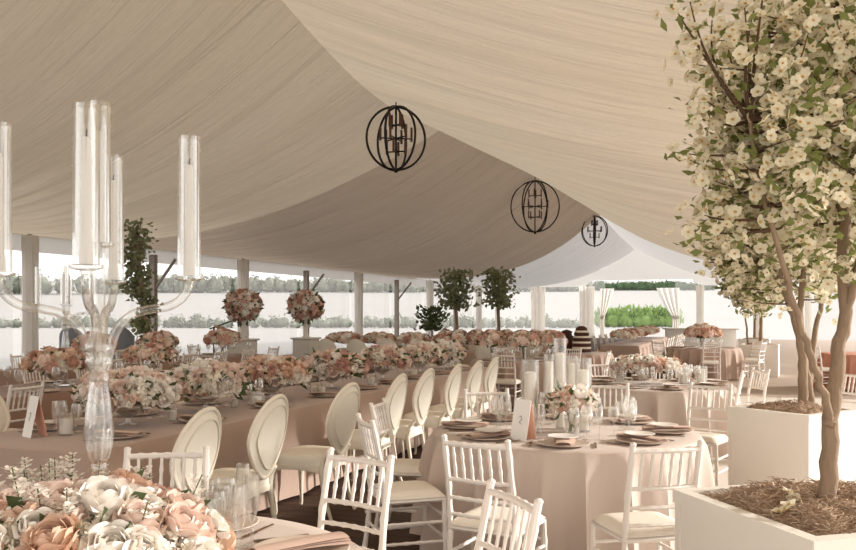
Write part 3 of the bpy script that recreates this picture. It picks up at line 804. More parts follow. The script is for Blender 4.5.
# table 1 small bouquet
arrangement('rose_bouquet', 'small ivory and peach rose bouquet in a glass vase on the middle round table', 'flower arrangement', (.98,5.66,TT), (.16,.15,.11), 11, .11, ['rose_ivory','rose_peach','rose_ivory'], 41, zc=.21, low=-.3, leaves=30, vase=glass_cyl_vase(.05,.14), ls=.07)
arrangement('rose_bouquet', 'low cream and peach bouquet on the second round table', 'flower arrangement', (2.55,9.75,TT), (.40,.32,.12), 50, .095, ['rose_ivory','rose_blush','rose_ivory','rose_peach','rose_ivory'], 42, zc=.22, low=-.3, leaves=70, vase=footed_bowl(.12,.14))
arrangement('rose_bouquet', 'blush bouquet on the taupe round table near the far planter', 'flower arrangement', (T3.x,T3.y,TT), (.45,.4,.22), 30, .14, ['rose_blush','rose_peach','rose_dusk'], 43, zc=.35, objs=False, vase=glass_cyl_vase(.1,.25))
for k, (x, y) in enumerate([(1.15,14.95),(1.7,14.8),(2.25,15.2)]):
    arrangement('rose_bouquet', 'pink and dusky rose bouquet on the round table behind the oval-back row, %s' % ['left','middle','right'][k], 'flower arrangement', (x,y,TT), (.27,.24,.17), 22, .12, ['rose_pink','rose_dusk','rose_blush'], 44+k, zc=.34, objs=False, vase=glass_cyl_vase(.05,.24), leaves=60, grp='bouquets behind the oval-back row')
for i, s in enumerate([6.1,7.4,9.0]):
    arrangement('rose_centerpiece', 'dusky pink centerpiece on the second long table, %s' % onearest(i,3), 'flower arrangement', SL(s,7.3,TT), (.34,.28,.15), 26, .13, ['rose_pink','rose_dusk','rose_peach','rose_blush'], 50+i, zc=.26, objs=False, leaves=80, vase=footed_bowl(.12,.16), grp='centerpieces on the second long table')
for i, s in enumerate([10.8,12.4,14.4]):
    arrangement('rose_centerpiece', 'dusky rose centerpiece on the brown-clothed table, %s' % onearest(i,3), 'flower arrangement', SL(s,9.85,TT), (.34,.3,.2), 24, .15, ['rose_pink','rose_dusk','rose_blush'], 60+i, zc=.3, objs=False, leaves=80, vase=glass_cyl_vase(.08,.2), grp='centerpieces on the brown-clothed table')
for i, l in enumerate([8.9,8.0,7.1,6.2,5.3]):
    arrangement('rose_centerpiece', 'mixed rose centerpiece on the head table, %s' % ['leftmost','second from left','middle','second from right','rightmost'][i], 'flower arrangement', SL(18.05,l,TT), (.42,.3,.17), 26, .14, ['rose_blush','rose_dusk','rose_ivory'], 70+i, zc=.22, objs=False, leaves=80, grp='centerpieces on the head table')
for i, l in enumerate([7.5,7.1,6.65,6.2,5.8,5.4,5.0,4.65]):
    arrangement('rose_centerpiece', 'pink rose centerpiece on the cross table, %s' % ['leftmost','second from left','third from left','fourth from left','fourth from right','third from right','second from right','rightmost'][i], 'flower arrangement', SL(21.45,l,TT), (.2,.24,.17), 24, .15, ['rose_blush','rose_dusk','rose_ivory','rose_pink'], 80+i, zc=.22, objs=False, leaves=70, grp='centerpieces on the cross table')
for i, s in enumerate([23.3,24.8,26.3,27.8,29.3,30.8]):
    arrangement('rose_centerpiece', 'cream and peach centerpiece on the far long table, %s' % onearest(i,6), 'flower arrangement', SL(s,3.0,TT), (.28,.6,.14), 24, .16, ['rose_ivory','rose_peach','rose_dusk','rose_ivory'], 90+i, zc=.25, objs=False, leaves=60, grp='centerpieces on the far long table')

# tall flower balls on white pedestals
def pedestal(x, y, h, lab, grp):
    t = thing('pedestal', lab, 'pedestal', (x,y,0), -TH, grp)
    MB().bbox((0,0,h/2), (.46,.46,h), .01).obj('column', 'stucco', t)
    MB().bbox((0,0,h+.02), (.54,.54,.04), .01).obj('cap', 'stucco', t)
    MB().bbox((0,0,.03), (.54,.54,.06), .01).obj('base', 'stucco', t)
for k, (px, Z) in enumerate([(243,18.6),(306,19.6)]):
    x = PX(px, Z)
    pedestal(x, Z, 1.0, 'white square pedestal under the %s flower ball' % ['left','right'][k], 'white pedestals')
    def tv(t, zz=.0):
        MB().lathe([(.0,0),(.10,0),(.06,.05),(.05,.2),(.11,.42),(.13,.45),(.11,.45),(.03,.25),(0,.2)], 20, cap=False).obj('vase', 'stucco', t)
    arrangement('flower_ball', 'round rose flower ball on a tall white vase, %s of two' % ['left','right'][k], 'flower arrangement', (x,Z,1.04), (.40,.40,.36), 60, .15, ['rose_dusk','rose_pink','rose_blush','rose_ivory','rose_dusk'], 100+k, zc=.74, objs=False, low=-.9, leaves=140, vase=tv, grp='tall flower balls', ls=.12)
# lectern + mic
x = PX(231,20.0)
t = thing('lectern', 'wooden-topped grey lectern left of the flower balls', 'lectern', (x,20,0), 0)
MB().bbox((0,0,.55), (.16,.12,1.1), .01).obj('post', 'grey_metal', t)
MB().box((0,0,1.17), (.72,.46,.05), Matrix.Rotation(math.radians(18),3,'Y') @ Matrix.Rotation(math.radians(-10),3,'X')).obj('top', 'wood', t, smooth=False)
MB().bbox((0,0,.02), (.5,.45,.04), .01).obj('base', 'grey_metal', t)
x = PX(214,19.8); t = thing('microphone_stand', 'thin dark boom microphone stand beside the lectern', 'microphone stand', (x,19.8,0), 0)
MB().tube([(0,0,.05),(0,0,1.28)], .022, 6).obj('pole', 'iron', t); MB().tube([(-.1,0,1.24),(.62,0,1.5)], .018, 6).obj('boom', 'iron', t)
MB().ell((.66,0,1.52), (.08,.04,.04), 8, 6).obj('microphone', 'iron', t)
for k in range(3):
    a = k*2.09+.4; MB().tube([(0,0,.12),(.3*math.cos(a),.3*math.sin(a),.015)], .012, 5).obj('leg', 'iron', t)

# grey rounded seats by the left posts
def lounge(x, y, lab):
    t = thing('lounge_chair', lab, 'chair', (x,y,0), 0, 'dark grey rounded chairs')
    mb = MB()
    def fn(u, v):
        a = PI*(.02+.96*u); r = .31
        return (r*math.cos(a), -r*math.sin(a)*.7, .42+.85*v*(1-.28*abs(math.cos(a))**3))
    mb.grid(fn, 20, 6); mb.grid(lambda u, v: tuple(Vector(fn(u,v))*1.0+Vector((0,.05,0))), 20, 6); mb.obj('back', 'grey_fabric', t)
    MB().bbox((0,.05,.42), (.56,.5,.14), .04).obj('seat', 'grey_fabric', t)
    for sx in (-1,1):
        for sy in (-1,1): MB().tube([(sx*.2,.05+sy*.18,0),(sx*.2,.05+sy*.18,.36)], .02, 6).obj('leg', 'iron', t)
lounge(PX(73,19.5), 19.5, 'dark grey rounded chair behind the second long table'); lounge(PX(122,21), 21, 'dark grey rounded chair beside the ivy-wrapped pole')

# ivy garland around pole at px148
def garland():
    Z = 17.0; x = PX(145, Z); t = thing('ivy_column', 'tall dark column covered in green ivy behind the candelabra', 'plant', (x, Z, 0))
    rnd = random.Random(9); mb = MB(); P = []
    for i in range(60):
        u = i/59; z = .9+u*2.45; P.append((.09*math.sin(u*22)-(.22*max(0,min(1,(z-1.9)/.4))), .09*math.cos(u*22), z))
    MB().tube([(0,0,0),(0,0,1.9),(-.1,0,2.3),(-.15,0,3.2)], .05, 8).obj('trunk', 'bark', t)
    MB().tube(P, .02, 5).obj('vine', 'twig', t)
    for _ in range(1300):
        q = Vector(P[rnd.randrange(60)]); w = .10 if q.z < 1.95 else .20
        leaf(mb, q+Vector((rnd.gauss(0,w*.75), rnd.gauss(0,w*.6), rnd.gauss(0,.08))), Vector((rnd.gauss(0,1), rnd.gauss(0,1), rnd.gauss(0,1))), .11*rnd.uniform(.7,1.3), rnd, .8)
    mb.obj('leaves', 'ivy', t)['kind'] = 'stuff'
garland()

# ------------------------------------------------------------ chandeliers
def chandelier(px, ytop, ybot, Z, lab, rot, missing=False):
    x = PX(px, Z); zt = CAMH+(315-ytop)/832*Z; zb = CAMH+(315-ybot)/832*Z; r = (zt-zb)/2; c = (zt+zb)/2
    t = thing('orb_chandelier', lab, 'chandelier', (x, Z, c), rot, 'black orb chandeliers')
    for k in range(3):
        a = k*PI/3; P = [(r*.94*math.cos(q)*math.cos(a), r*.94*math.cos(q)*math.sin(a), r*math.sin(q)) for q in [2*PI*i/48 for i in range(48)]]
        MB().tube(P, .024 if True else 0, 6, close=True).obj('ring', 'iron', t)
    MB().tube([(0,0,-r*1.02),(0,0,r*1.0)], .022, 6).obj('stem', 'iron', t)
    sl = toSL(x, Z); ztop = roof_z(sl[0], 1 if sl[1] > LR else -1, abs(sl[1]-LR)/(W_L if sl[1] > LR else W_R))
    MB().tube([(0,0,r),(0,0,max(r+.05, ztop-c+.05))], .014, 6).obj('hanging_rod', 'iron', t)
    MB().lathe([(0,-r*1.1),(.04,-r*1.06),(.06,-r),(0,-r*.95)], 10, cap=False).obj('finial', 'iron', t)
    for (zz, rr, n) in ((.42,.24,4),(0,.5,6),(-.42,.3,4)):
        for k in range(n):
            a = 2*PI*k/n+zz; e = (rr*r*math.cos(a), rr*r*math.sin(a))
            arm = MB().tube([(0,0,zz*r),(e[0],e[1],zz*r),(e[0],e[1],zz*r+.04)], .015, 5).obj('arm', 'iron', t)
            MB().tube([(e[0],e[1],zz*r-.05),(e[0],e[1],zz*r+.22)], .024, 6).obj('candle_tube', 'tube_brown', arm)
chandelier(396, 107, 170, 15.9, 'nearest and largest black orb chandelier under the ridge', .2)
chandelier(535, 181, 232, 28.5, 'middle black orb chandelier of three under the ridge', .9)
chandelier(594.5, 216, 246, 41.2, 'farthest and smallest black orb chandelier of three', .4)

# ------------------------------------------------------------ candelabra
def make_candelabra(loc, lab, arms, cz, bulb=True):
    t = thing('glass_candelabra', lab, 'candelabra', loc, 0)
    b = loc[2]
    Z = lambda z: z-b
    prof = [(.11,0),(.11,.012),(.05,.03),(.022,.06),(.026,.20),(.018,.26),(.022,.31),(.028,.335),(.022,.36)]
    MB().lathe([(0,0)]+prof, 24, cap=False).obj('base', 'crystal', t)
    MB().lathe([(.022,.36),(.032,.38),(.040,.42),(.044,.46),(.041,.50),(.033,.56),(.028,.60),(.028,.64),(.036,.655),(.040,.67),(.036,.685),(.02,.69)], 24, cap=False).obj('glass_bulb', 'crystal', t)
    MB().lathe([(.012,.37),(.018,.42),(.022,.47),(.018,.53),(.010,.59)], 16, cap=False).obj('inner_bulb', 'crystal', t)
    MB().lathe([(.02,.69),(.036,.70),(.04,.715),(.034,.73),(.026,.75),(.026,.80),(.018,.82),(.018,Z(cz)-.02),(.02,Z(cz))], 20, cap=False).obj('central_column', 'acrylic', t)
    def cup(x, y, z):
        MB().lathe([(0,z-.03),(.012,z-.028),(.016,z-.012),(.042,z-.006),(.044,z),(.044,z+.004),(0,z+.004)], 24, c=(x,y,0), cap=False).obj('candle_cup', 'crystal', t)
        h = MB().lathe([(.0345,z+.005),(.0345,z+.43),(.0325,z+.43),(.0325,z+.005)], 32, c=(x,y,0), cap=False).obj('hurricane_shade', 'acrylic', t)
        cn = MB().lathe([(.018,z+.006),(.018,z+.04),(.0145,z+.05),(.012,z+.335),(.008,z+.345),(0,z+.346)], 16, c=(x,y,0), cap=False).obj('candle', 'candle', t)
        MB().tube([(x,y,z+.34),(x+.002,y,z+.365)], .0022, 5).obj('wick', 'wick', cn)
    for (dx, dy, z) in arms:
        zz = Z(z); z0 = .705
        K = [(.07,1.405),(.12,1.46),(.20,1.525),(.36,1.570),(.56,1.587),(.74,1.594),(.88,1.612),(.97,1.64),(1.0,zz+b-.022)]
        K = [Vector((dx*r_, dy*r_, h-b)) for r_, h in K]; P = []
        for i in range(len(K)-1):
            A0, A1, A2, A3 = K[max(0,i-1)], K[i], K[i+1], K[min(len(K)-1,i+2)]
            for j in range(4):
                u = j/4; P.append(.5*((2*A1)+(A2-A0)*u+(2*A0-5*A1+4*A2-A3)*u*u+(3*A1-A0-3*A2+A3)*u**3))
        P.append(K[-1])
        MB().tube(P, .0135, 10).obj('arm', 'crystal', t)
        cup(dx, dy, zz)
    cup(0, 0, Z(cz))
make_candelabra((-1.0,2.53,TT), 'tall clear glass candelabra rising from the foreground rose centerpiece', [(.268,.02,1.685),(-.232,-.14,1.69),(.088,-.31,1.70),(-.078,.32,1.685)], 1.785)
make_candelabra(tuple(SL(7.55,7.3,TT)), 'far clear glass candelabra behind the left post, on the second long table', [(.29,.05,1.69),(-.26,-.12,1.69),(.1,-.28,1.69),(-.08,.28,1.69)], 1.79)

# ------------------------------------------------------------ tableware prototypes
def proto(name, cat, parts):
    t = thing(name, 'x', cat)
    for pn, mb, m in parts: mb.obj(pn, m, t)
    return t
def solo(name, cat, mb, m):
    o = mb.obj(name, m); tag(o, 'x', cat); return o
wine = solo('wine_glass', 'wine glass', MB().lathe([(.034,0),(.034,.003),(.006,.008),(.004,.02),(.004,.085),(.012,.095),(.032,.115),(.038,.145),(.036,.175),(.031,.20),(.0295,.20),(.036,.145),(.03,.118),(.008,.1),(0,.098)], 16, cap=False), 'glass')
flute = solo('champagne_flute', 'champagne flute', MB().lathe([(.03,0),(.03,.003),(.005,.008),(.004,.07),(.012,.09),(.024,.14),(.025,.18),(.022,.23),(.0205,.23),(.023,.18),(.02,.14),(.006,.092),(0,.09)], 14, cap=False), 'glass')
charger = solo('charger_plate', 'charger plate', MB().lathe([(0,.004),(.10,.004),(.12,.008),(.165,.018),(.168,.016),(.12,.0),(0,0)], 32, cap=False), 'charger')
plate = solo('side_plate', 'plate', MB().lathe([(0,.005),(.055,.005),(.095,.016),(.098,.014),(.06,0),(0,0)], 28, cap=False), 'plate')
def nap():
    mb = MB()
    for k in range(3):
        def fn(u, v, k=k):
            x = (u-.5)*(.13-.02*k); y = (v-.5)*.34+.0; z = .004+.007*k+.006*math.sin(PI*u)+.010*math.sin(PI*v)*.4
            return (x+.015*math.sin(v*3+k), y, z)
        mb.grid(fn, 8, 8)
    return mb
napkin = solo('napkin', 'napkin', nap(), 'napkin')
knife = solo('knife', 'cutlery', MB().bbox((0,-.04,.004), (.013,.10,.006), .003).bbox((0,.06,.004), (.018,.11,.003), .001), 'cutlery')
fork = solo('fork', 'cutlery', MB().bbox((0,-.03,.004), (.010,.13,.005), .002).bbox((0,.05,.004), (.022,.03,.004), .001).bbox((-.009,.085,.004), (.003,.05,.003), .001).bbox((-.003,.085,.004), (.003,.05,.003), .001).bbox((.003,.085,.004), (.003,.05,.003), .001).bbox((.009,.085,.004), (.003,.05,.003), .001), 'cutlery')
vot = proto('glass_votive', 'candle', [('glass_cup', MB().lathe([(0,0),(.036,0),(.038,.10),(.036,.10),(.034,.006),(0,.006)], 20, cap=False), 'glass'), ('candle', MB().lathe([(0,.008),(.030,.008),(.030,.075),(0,.077)], 16, cap=False), 'candle')])
def setting(c, dx, dy, where, tgrp, rnd, glasses=True, full=True):
    k = math.hypot(dx, dy); dx /= k; dy /= k; rz = face(dx, dy); sx, sy = dy, -dx     # right-hand side of the diner
    z = TT
    place(charger, (c[0],c[1],z), rz, 'rose-taupe charger plate '+where, 'charger plates '+tgrp)
    place(napkin, (c[0],c[1],z+.018), rz+rnd.uniform(-.2,.2), 'folded dusty rose napkin '+where, 'napkins '+tgrp)
    if full: place(plate, (c[0]+dx*.02,c[1]+dy*.02,z+.042), rz, 'small white plate '+where, 'small plates '+tgrp)
    place(knife, (c[0]+sx*.2,c[1]+sy*.2,z), rz, 'knife '+where, 'knives '+tgrp)
    place(fork, (c[0]-sx*.2,c[1]-sy*.2,z), rz, 'fork '+where, 'forks '+tgrp)
    if glasses:
        for j, (u, v, pr, nm) in enumerate([(.15,.24,wine,'taller wine glass'),(.07,.30,wine,'inner wine glass'),(.23,.27,flute,'champagne flute')]):
            place(pr, (c[0]+sx*u+dx*v, c[1]+sy*u+dy*v, z), 0, nm+' '+where, ['wine glasses','wine glasses','champagne flutes'][j]+' '+tgrp, sc=1.12 if j == 0 else None)
rnd = random.Random(11)
for k in range(8):
    a = math.radians(-100+45*k); c = (T1.x+.70*math.cos(a), T1.y+.70*math.sin(a))
    setting(c, T1.x-c[0], T1.y-c[1], 'at the %s of the middle round table' % ang_word(a), 'on the middle round table', rnd)
for k, a in enumerate([70, 25, 112]):
    a = math.radians(a); c = (T0.x+.68*math.cos(a), T0.y+.68*math.sin(a))
    setting(c, T0.x-c[0], T0.y-c[1], 'at the %s of the nearest table' % ['back right','right','back left'][k], 'on the nearest table', rnd, full=False)
for k in range(8):
    a = math.radians(-90+45*k); c = (T2.x+.70*math.cos(a), T2.y+.70*math.sin(a))
    setting(c, T2.x-c[0], T2.y-c[1], 'at the %s of the second round table' % ang_word(a), 'on the second round table', rnd)
for i in range(9):
    s = [4.45,5.35,6.4,7.4,8.3,9.1,9.9,10.8,11.7][i]
    c = SL(s, 3.85); setting((c.x,c.y), dR.x, dR.y, 'on the near side of the long taupe table, %s' % onearest(i,9), 'on the long taupe table near side', rnd, glasses=(i in (0,2,4,6,8)), full=False)
for i in range(4):
    s = [4.6,5.5,6.4,7.4][i]
    c = SL(s, 4.58); setting((c.x,c.y), dL.x, dL.y, 'on the far side of the long taupe table, %s' % onearest(i,4), 'on the long taupe table far side', rnd)
for tt, nm in ((T3,'on the taupe round table near the far planter'),(T4,'on the round table behind the oval-back row')):
    for k in range(8):
        a = math.radians(-80+45*k); c = (tt.x+.65*math.cos(a), tt.y+.65*math.sin(a))
        place(charger, (c[0],c[1],TT), 0, 'charger plate at the %s %s' % (ang_word(a), nm), 'charger plates '+nm)
        place(wine, (tt.x+.48*math.cos(a), tt.y+.48*math.sin(a), TT), 0, 'wine glass at the %s %s' % (ang_word(a), nm), 'wine glasses '+nm)
for (s0, n, ds, ls_, nm) in ((5.6,10,.5,(7.0,7.7),'on the second long table'),(9.7,10,.58,(9.55,10.15),'on the brown-clothed table')):
    for i in range(n):
        for j, l in enumerate(ls_):
            p = SL(s0+ds*i, l, TT)
            place(wine, p, 0, 'clear wine glass %s, %s on its %s side' % (nm, onearest(i,n), ['near','far'][j]), 'wine glasses '+nm, sc=1.2)
            if i % 2 == 0: place(charger, SL(s0+ds*i+.2, l+(-.12 if j == 0 else .12), TT), 0, 'charger plate %s, %s on its %s side' % (nm, onearest(i//2,5), ['near','far'][j]), 'charger plates '+nm)
# extra glasses by the foreground bouquet
for k, (px, Z) in enumerate([(226,3.02),(243,3.12),(232,2.86),(252,2.92),(215,2.80),(240,2.74)]):
    place([wine,flute][k % 2], (PX(px,Z),Z,TT), 0, 'clear %s beside the foreground roses, %s of the cluster' % (['wine glass','champagne flute'][k%2], ['back left','back right','middle left','middle right','front left','front right'][k]), 'glass cluster beside the foreground roses', sc=1.1)
# folded napkins stack on foreground table as menus
def menu_stack():
    pass
# table number cards
def tent_card(loc, rz, h, w, lab, mark=True):
    t = thing('table_card', lab, 'card', loc, rz)
    d = .055
    MB().box((0,-d/2,h/2), (w,.003,h*1.02), Matrix.Rotation(math.atan2(-d/2,h/2)*1.0*1,3,'X')).obj('front_leaf', 'paper', t, smooth=False)
    MB().box((0,d/2,h/2), (w,.003,h*1.02), Matrix.Rotation(math.atan2(d/2,h/2),3,'X')).obj('back_leaf', 'paper_pink', t, smooth=False)
    if mark:
        mb = MB(); pts = [(-.012,h*.56),(.0,h*.60),(.012,h*.52),(-.008,h*.44),(.01,h*.40)]
        mb.tube([(x_,-d*(1-z_/h)-.0035-.0,z_) for x_, z_ in pts], .0016, 5); mb.obj('handwritten_mark', 'ink', t)
tent_card(tuple(SL(4.28,4.4,TT)), -.75, .27, .14, 'tall white folded table card with pink back at the near end of the long table')
tent_card((.62,5.42,TT), -.75, .26, .13, 'white folded table card left of the small bouquet on the middle table')
for k, (px, Z, h) in enumerate([(66,5.62,1.5),(163+10,6.4,1.0),(322,8.4,1.1),(372,9.6,1.0),(235,7.3,1.0)]):
    place(vot, (PX(px,Z),Z,TT), 0, 'glass votive candle on the long taupe table, %s' % ['nearest','second nearest','fourth nearest','farthest','third nearest'][k], 'glass votives on the long taupe table', sc=h)
# candle cylinders on tables
def cyl(x, y, h, r, lab, grp, ped=0):
    t = thing('candle_cylinder', lab, 'candle holder', (x,y,TT), 0, grp)
    if ped:
        MB().lathe([(0,0),(r*.9,0),(r*.9,.008),(.008,.02),(.007,ped-.02),(r*.8,ped-.005),(r*.8,ped),(0,ped)], 20, cap=False).obj('stem', 'crystal', t)
    MB().lathe([(0,ped),(r,ped),(r,ped+h),(r-.004,ped+h),(r-.004,ped+.01),(0,ped+.01)], 24, cap=False).obj('glass_cylinder', 'acrylic', t)
    MB().lathe([(0,ped+.012),(r*.68,ped+.012),(r*.68,ped+h*.82),(r*.4,ped+h*.84),(0,ped+h*.84)], 16, cap=False).obj('candle', 'candle', t)
for k, (px, Z, yt, ped, r) in enumerate([(530,5.75,360,0,.062),(549,6.2,354,.2,.04),(560,5.95,338,0,.045),(572,6.3,356,.15,.042),(583,5.8,358,0,.06)]):
    top = CAMH-(yt-315)/832*Z-TT
    cyl(PX(px,Z), Z, top-ped, r, 'glass candle cylinder on the middle round table, %s' % ['leftmost','second from left','tallest, in the centre','fourth from left','rightmost'][k], 'candle cylinders on the middle round table', ped)
for k, (dx, dy) in enumerate([(.38,.1),(.5,-.15),(-.42,-.1)]):
    cyl(T2.x+dx, T2.y+dy, .22, .07, 'short glass candle cylinder on the second round table, %s' % ['second from right','rightmost','leftmost'][k], 'short candle cylinders on the second round table')
# box votives on the long table (square glass)
for k, s in enumerate([6.45,7.55,8.9,10.3]):
    p = SL(s, 4.05); t = thing('square_votive', 'square ribbed glass candle box on the long taupe table, %s' % onearest(k,4), 'candle', (p.x,p.y,TT), .3, 'square glass candle boxes')
    m_ = MB(); 
    for (c, d) in (((0,-.06,.06),(.12,.004,.12)),((0,.06,.06),(.12,.004,.12)),((-.06,0,.06),(.004,.12,.12)),((.06,0,.06),(.004,.12,.12)),((0,0,.004),(.12,.12,.006))): m_.box(c, d)
    m_.obj('glass_box', 'acrylic', t, smooth=False); MB().lathe([(0,.01),(.04,.01),(.04,.08),(0,.08)], 16, cap=False).obj('candle', 'candle', t)

# ------------------------------------------------------------ cakes
for k, (px, Z) in enumerate([(568,17.9),(581,17.6)]):
    pass
t6 = (3.3,17.8)
round_table(Vector((3.2,17.9,0)), .75, 'cloth_taupe', 'taupe cloth on the cake table behind the middle round table', 9)
t = thing('layer_cake', 'tiered chocolate and cream layered cake on the cake table', 'cake', (PX(581.5,17.7),17.7,TT))
MB().lathe([(0,0),(.2,0),(.22,.01),(.2,.02),(0,.02)], 20, cap=False).obj('cake_stand', 'plate', t)
for i, r in enumerate([.205,.20,.18,.15]):
    MB().lathe([(0,.02+i*.115),(r,.02+i*.115),(r+.015,.06+i*.115),(r,.095+i*.115),(0,.095+i*.115)], 20, cap=False).obj('sponge_tier', 'choc', t)
    MB().lathe([(0,.095+i*.115),(r*.97,.095+i*.115),(r*.97,.135+i*.115),(0,.135+i*.115)], 20, cap=False).obj('cream_tier', 'cream_layer', t)
MB().ell((0,0,.49), (.13,.13,.09), 12, 8).obj('top', 'choc', t)
t = thing('cone_cake', 'brown cone-shaped stacked cake left of the layered cake', 'cake', (PX(566.5,18.0),18.0,TT))
MB().lathe([(0,0),(.17,0),(.165,.15),(.13,.35),(.09,.47),(0,.50)], 20, cap=False).obj('cone', 'choc', t)
mb = MB(); rr_ = random.Random(2)
for i in range(60):
    z = rr_.uniform(.03,.46); a = rr_.uniform(0,6.28); r = .165-.07*(z/.47)**1.6; mb.ell((r*math.cos(a), r*math.sin(a), z), (.025,.025,.025), 6, 4)
mb.obj('profiteroles', 'choc', t)
# white bar
t = thing('bar_counter', 'white draped bar counter near the far doorway', 'bar', (PX(700,33),33,0), -.1)
MB().bbox((0,0,.5), (2.6,.7,1.0), .02).obj('front', 'drape_white', t); MB().bbox((0,0,1.02), (2.8,.8,.05), .01).obj('counter_top', 'stucco', t)

# ------------------------------------------------------------ planters and trees
def planter(x, y, rz, w, h, lab, grp='white planter boxes', full=True):
    t = thing('planter_box', lab, 'planter', (x,y,0), rz, grp)
    e = .045; m_ = MB()
    outer = w/2; inner = w/2-e
    for (c, d) in (((0,-outer+e/2,h/2),(w,e,h)),((0,outer-e/2,h/2),(w,e,h)),((-outer+e/2,0,h/2),(e,w-2*e,h)),((outer-e/2,0,h/2),(e,w-2*e,h)),((0,0,.06),(w-2*e,w-2*e,.04))): m_.bbox(c, d, .004)
    m_.obj('box', 'planter', t)
    q = MB(); a_, b_ = outer+.006, inner-.006
    for (r_, z_) in ((a_,h-.045),(a_,h+.012),(b_,h+.012),(b_,h-.045)): q.v += [(-r_,-r_,z_),(r_,-r_,z_),(r_,r_,z_),(-r_,r_,z_)]
    q.f = [(4*((j)%4)+i, 4*((j)%4)+(i+1)%4, 4*((j+1)%4)+(i+1)%4, 4*((j+1)%4)+i) for j in range(4) for i in range(4)]
    q.obj('rim', 'planter', t, smooth=False)
    # mulch
    g = MB(); n = 40 if full else 8; iw = inner-.003
    def fn(u, v):
        x_, y_ = (2*u-1)*iw, (2*v-1)*iw; k = (1-(2*u-1)**4)*(1-(2*v-1)**4)
        return (x_, y_, h-.055+.10*k**.6+.035*noise.noise((x_*9+x, y_*9, 0))+.015*noise.noise((x_*30, y_*30, 3)))
    g.grid(fn, n, n)
    lo = g.mesh('moss_mulch', 'mulch'); 
    o = link('moss_mulch', lo, None); o.location = (x,y,0); o.rotation_euler = (0,0,rz)
    tag(o, 'brown mossy mulch filling the '+lab, 'mulch', kind='stuff')
    if full:
        st = MB(); rnd = random.Random(int(x*100))
        for _ in range(2200 if full is True else 500):
            x_, y_ = rnd.uniform(-iw,iw)*.97, rnd.uniform(-iw,iw)*.97; z_ = fn((x_/iw+1)/2, (y_/iw+1)/2)[2]
            a = rnd.uniform(0,6.28); L = rnd.uniform(.015,.04); p = Vector((x_,y_,z_))
            d = Vector((math.cos(a), math.sin(a), rnd.uniform(-.1,.7)))*L; e2 = Vector((math.cos(a+1.2), math.sin(a+1.2), rnd.uniform(-.3,.4)))*L*.8
            st.tube([p, p+d, p+d+e2], [.003,.0025,.0012], 3, cap=False)
        s2 = st.obj('moss_strands', 'mulch_strand', o)
    return o
planter(1.60,3.32,math.radians(15),.86,.8,'near white planter box at the bottom right')
planter(2.98,6.78,math.radians(33),.72,.8,'rear white planter box at the right, behind the near one', full=2)
planter(8.62,21.6,math.radians(-25),.9,.8,'far small white planter box at the right', full=False)
planter(10.4,26.5,math.radians(-25),.9,.8,'most distant white planter box', full=False)

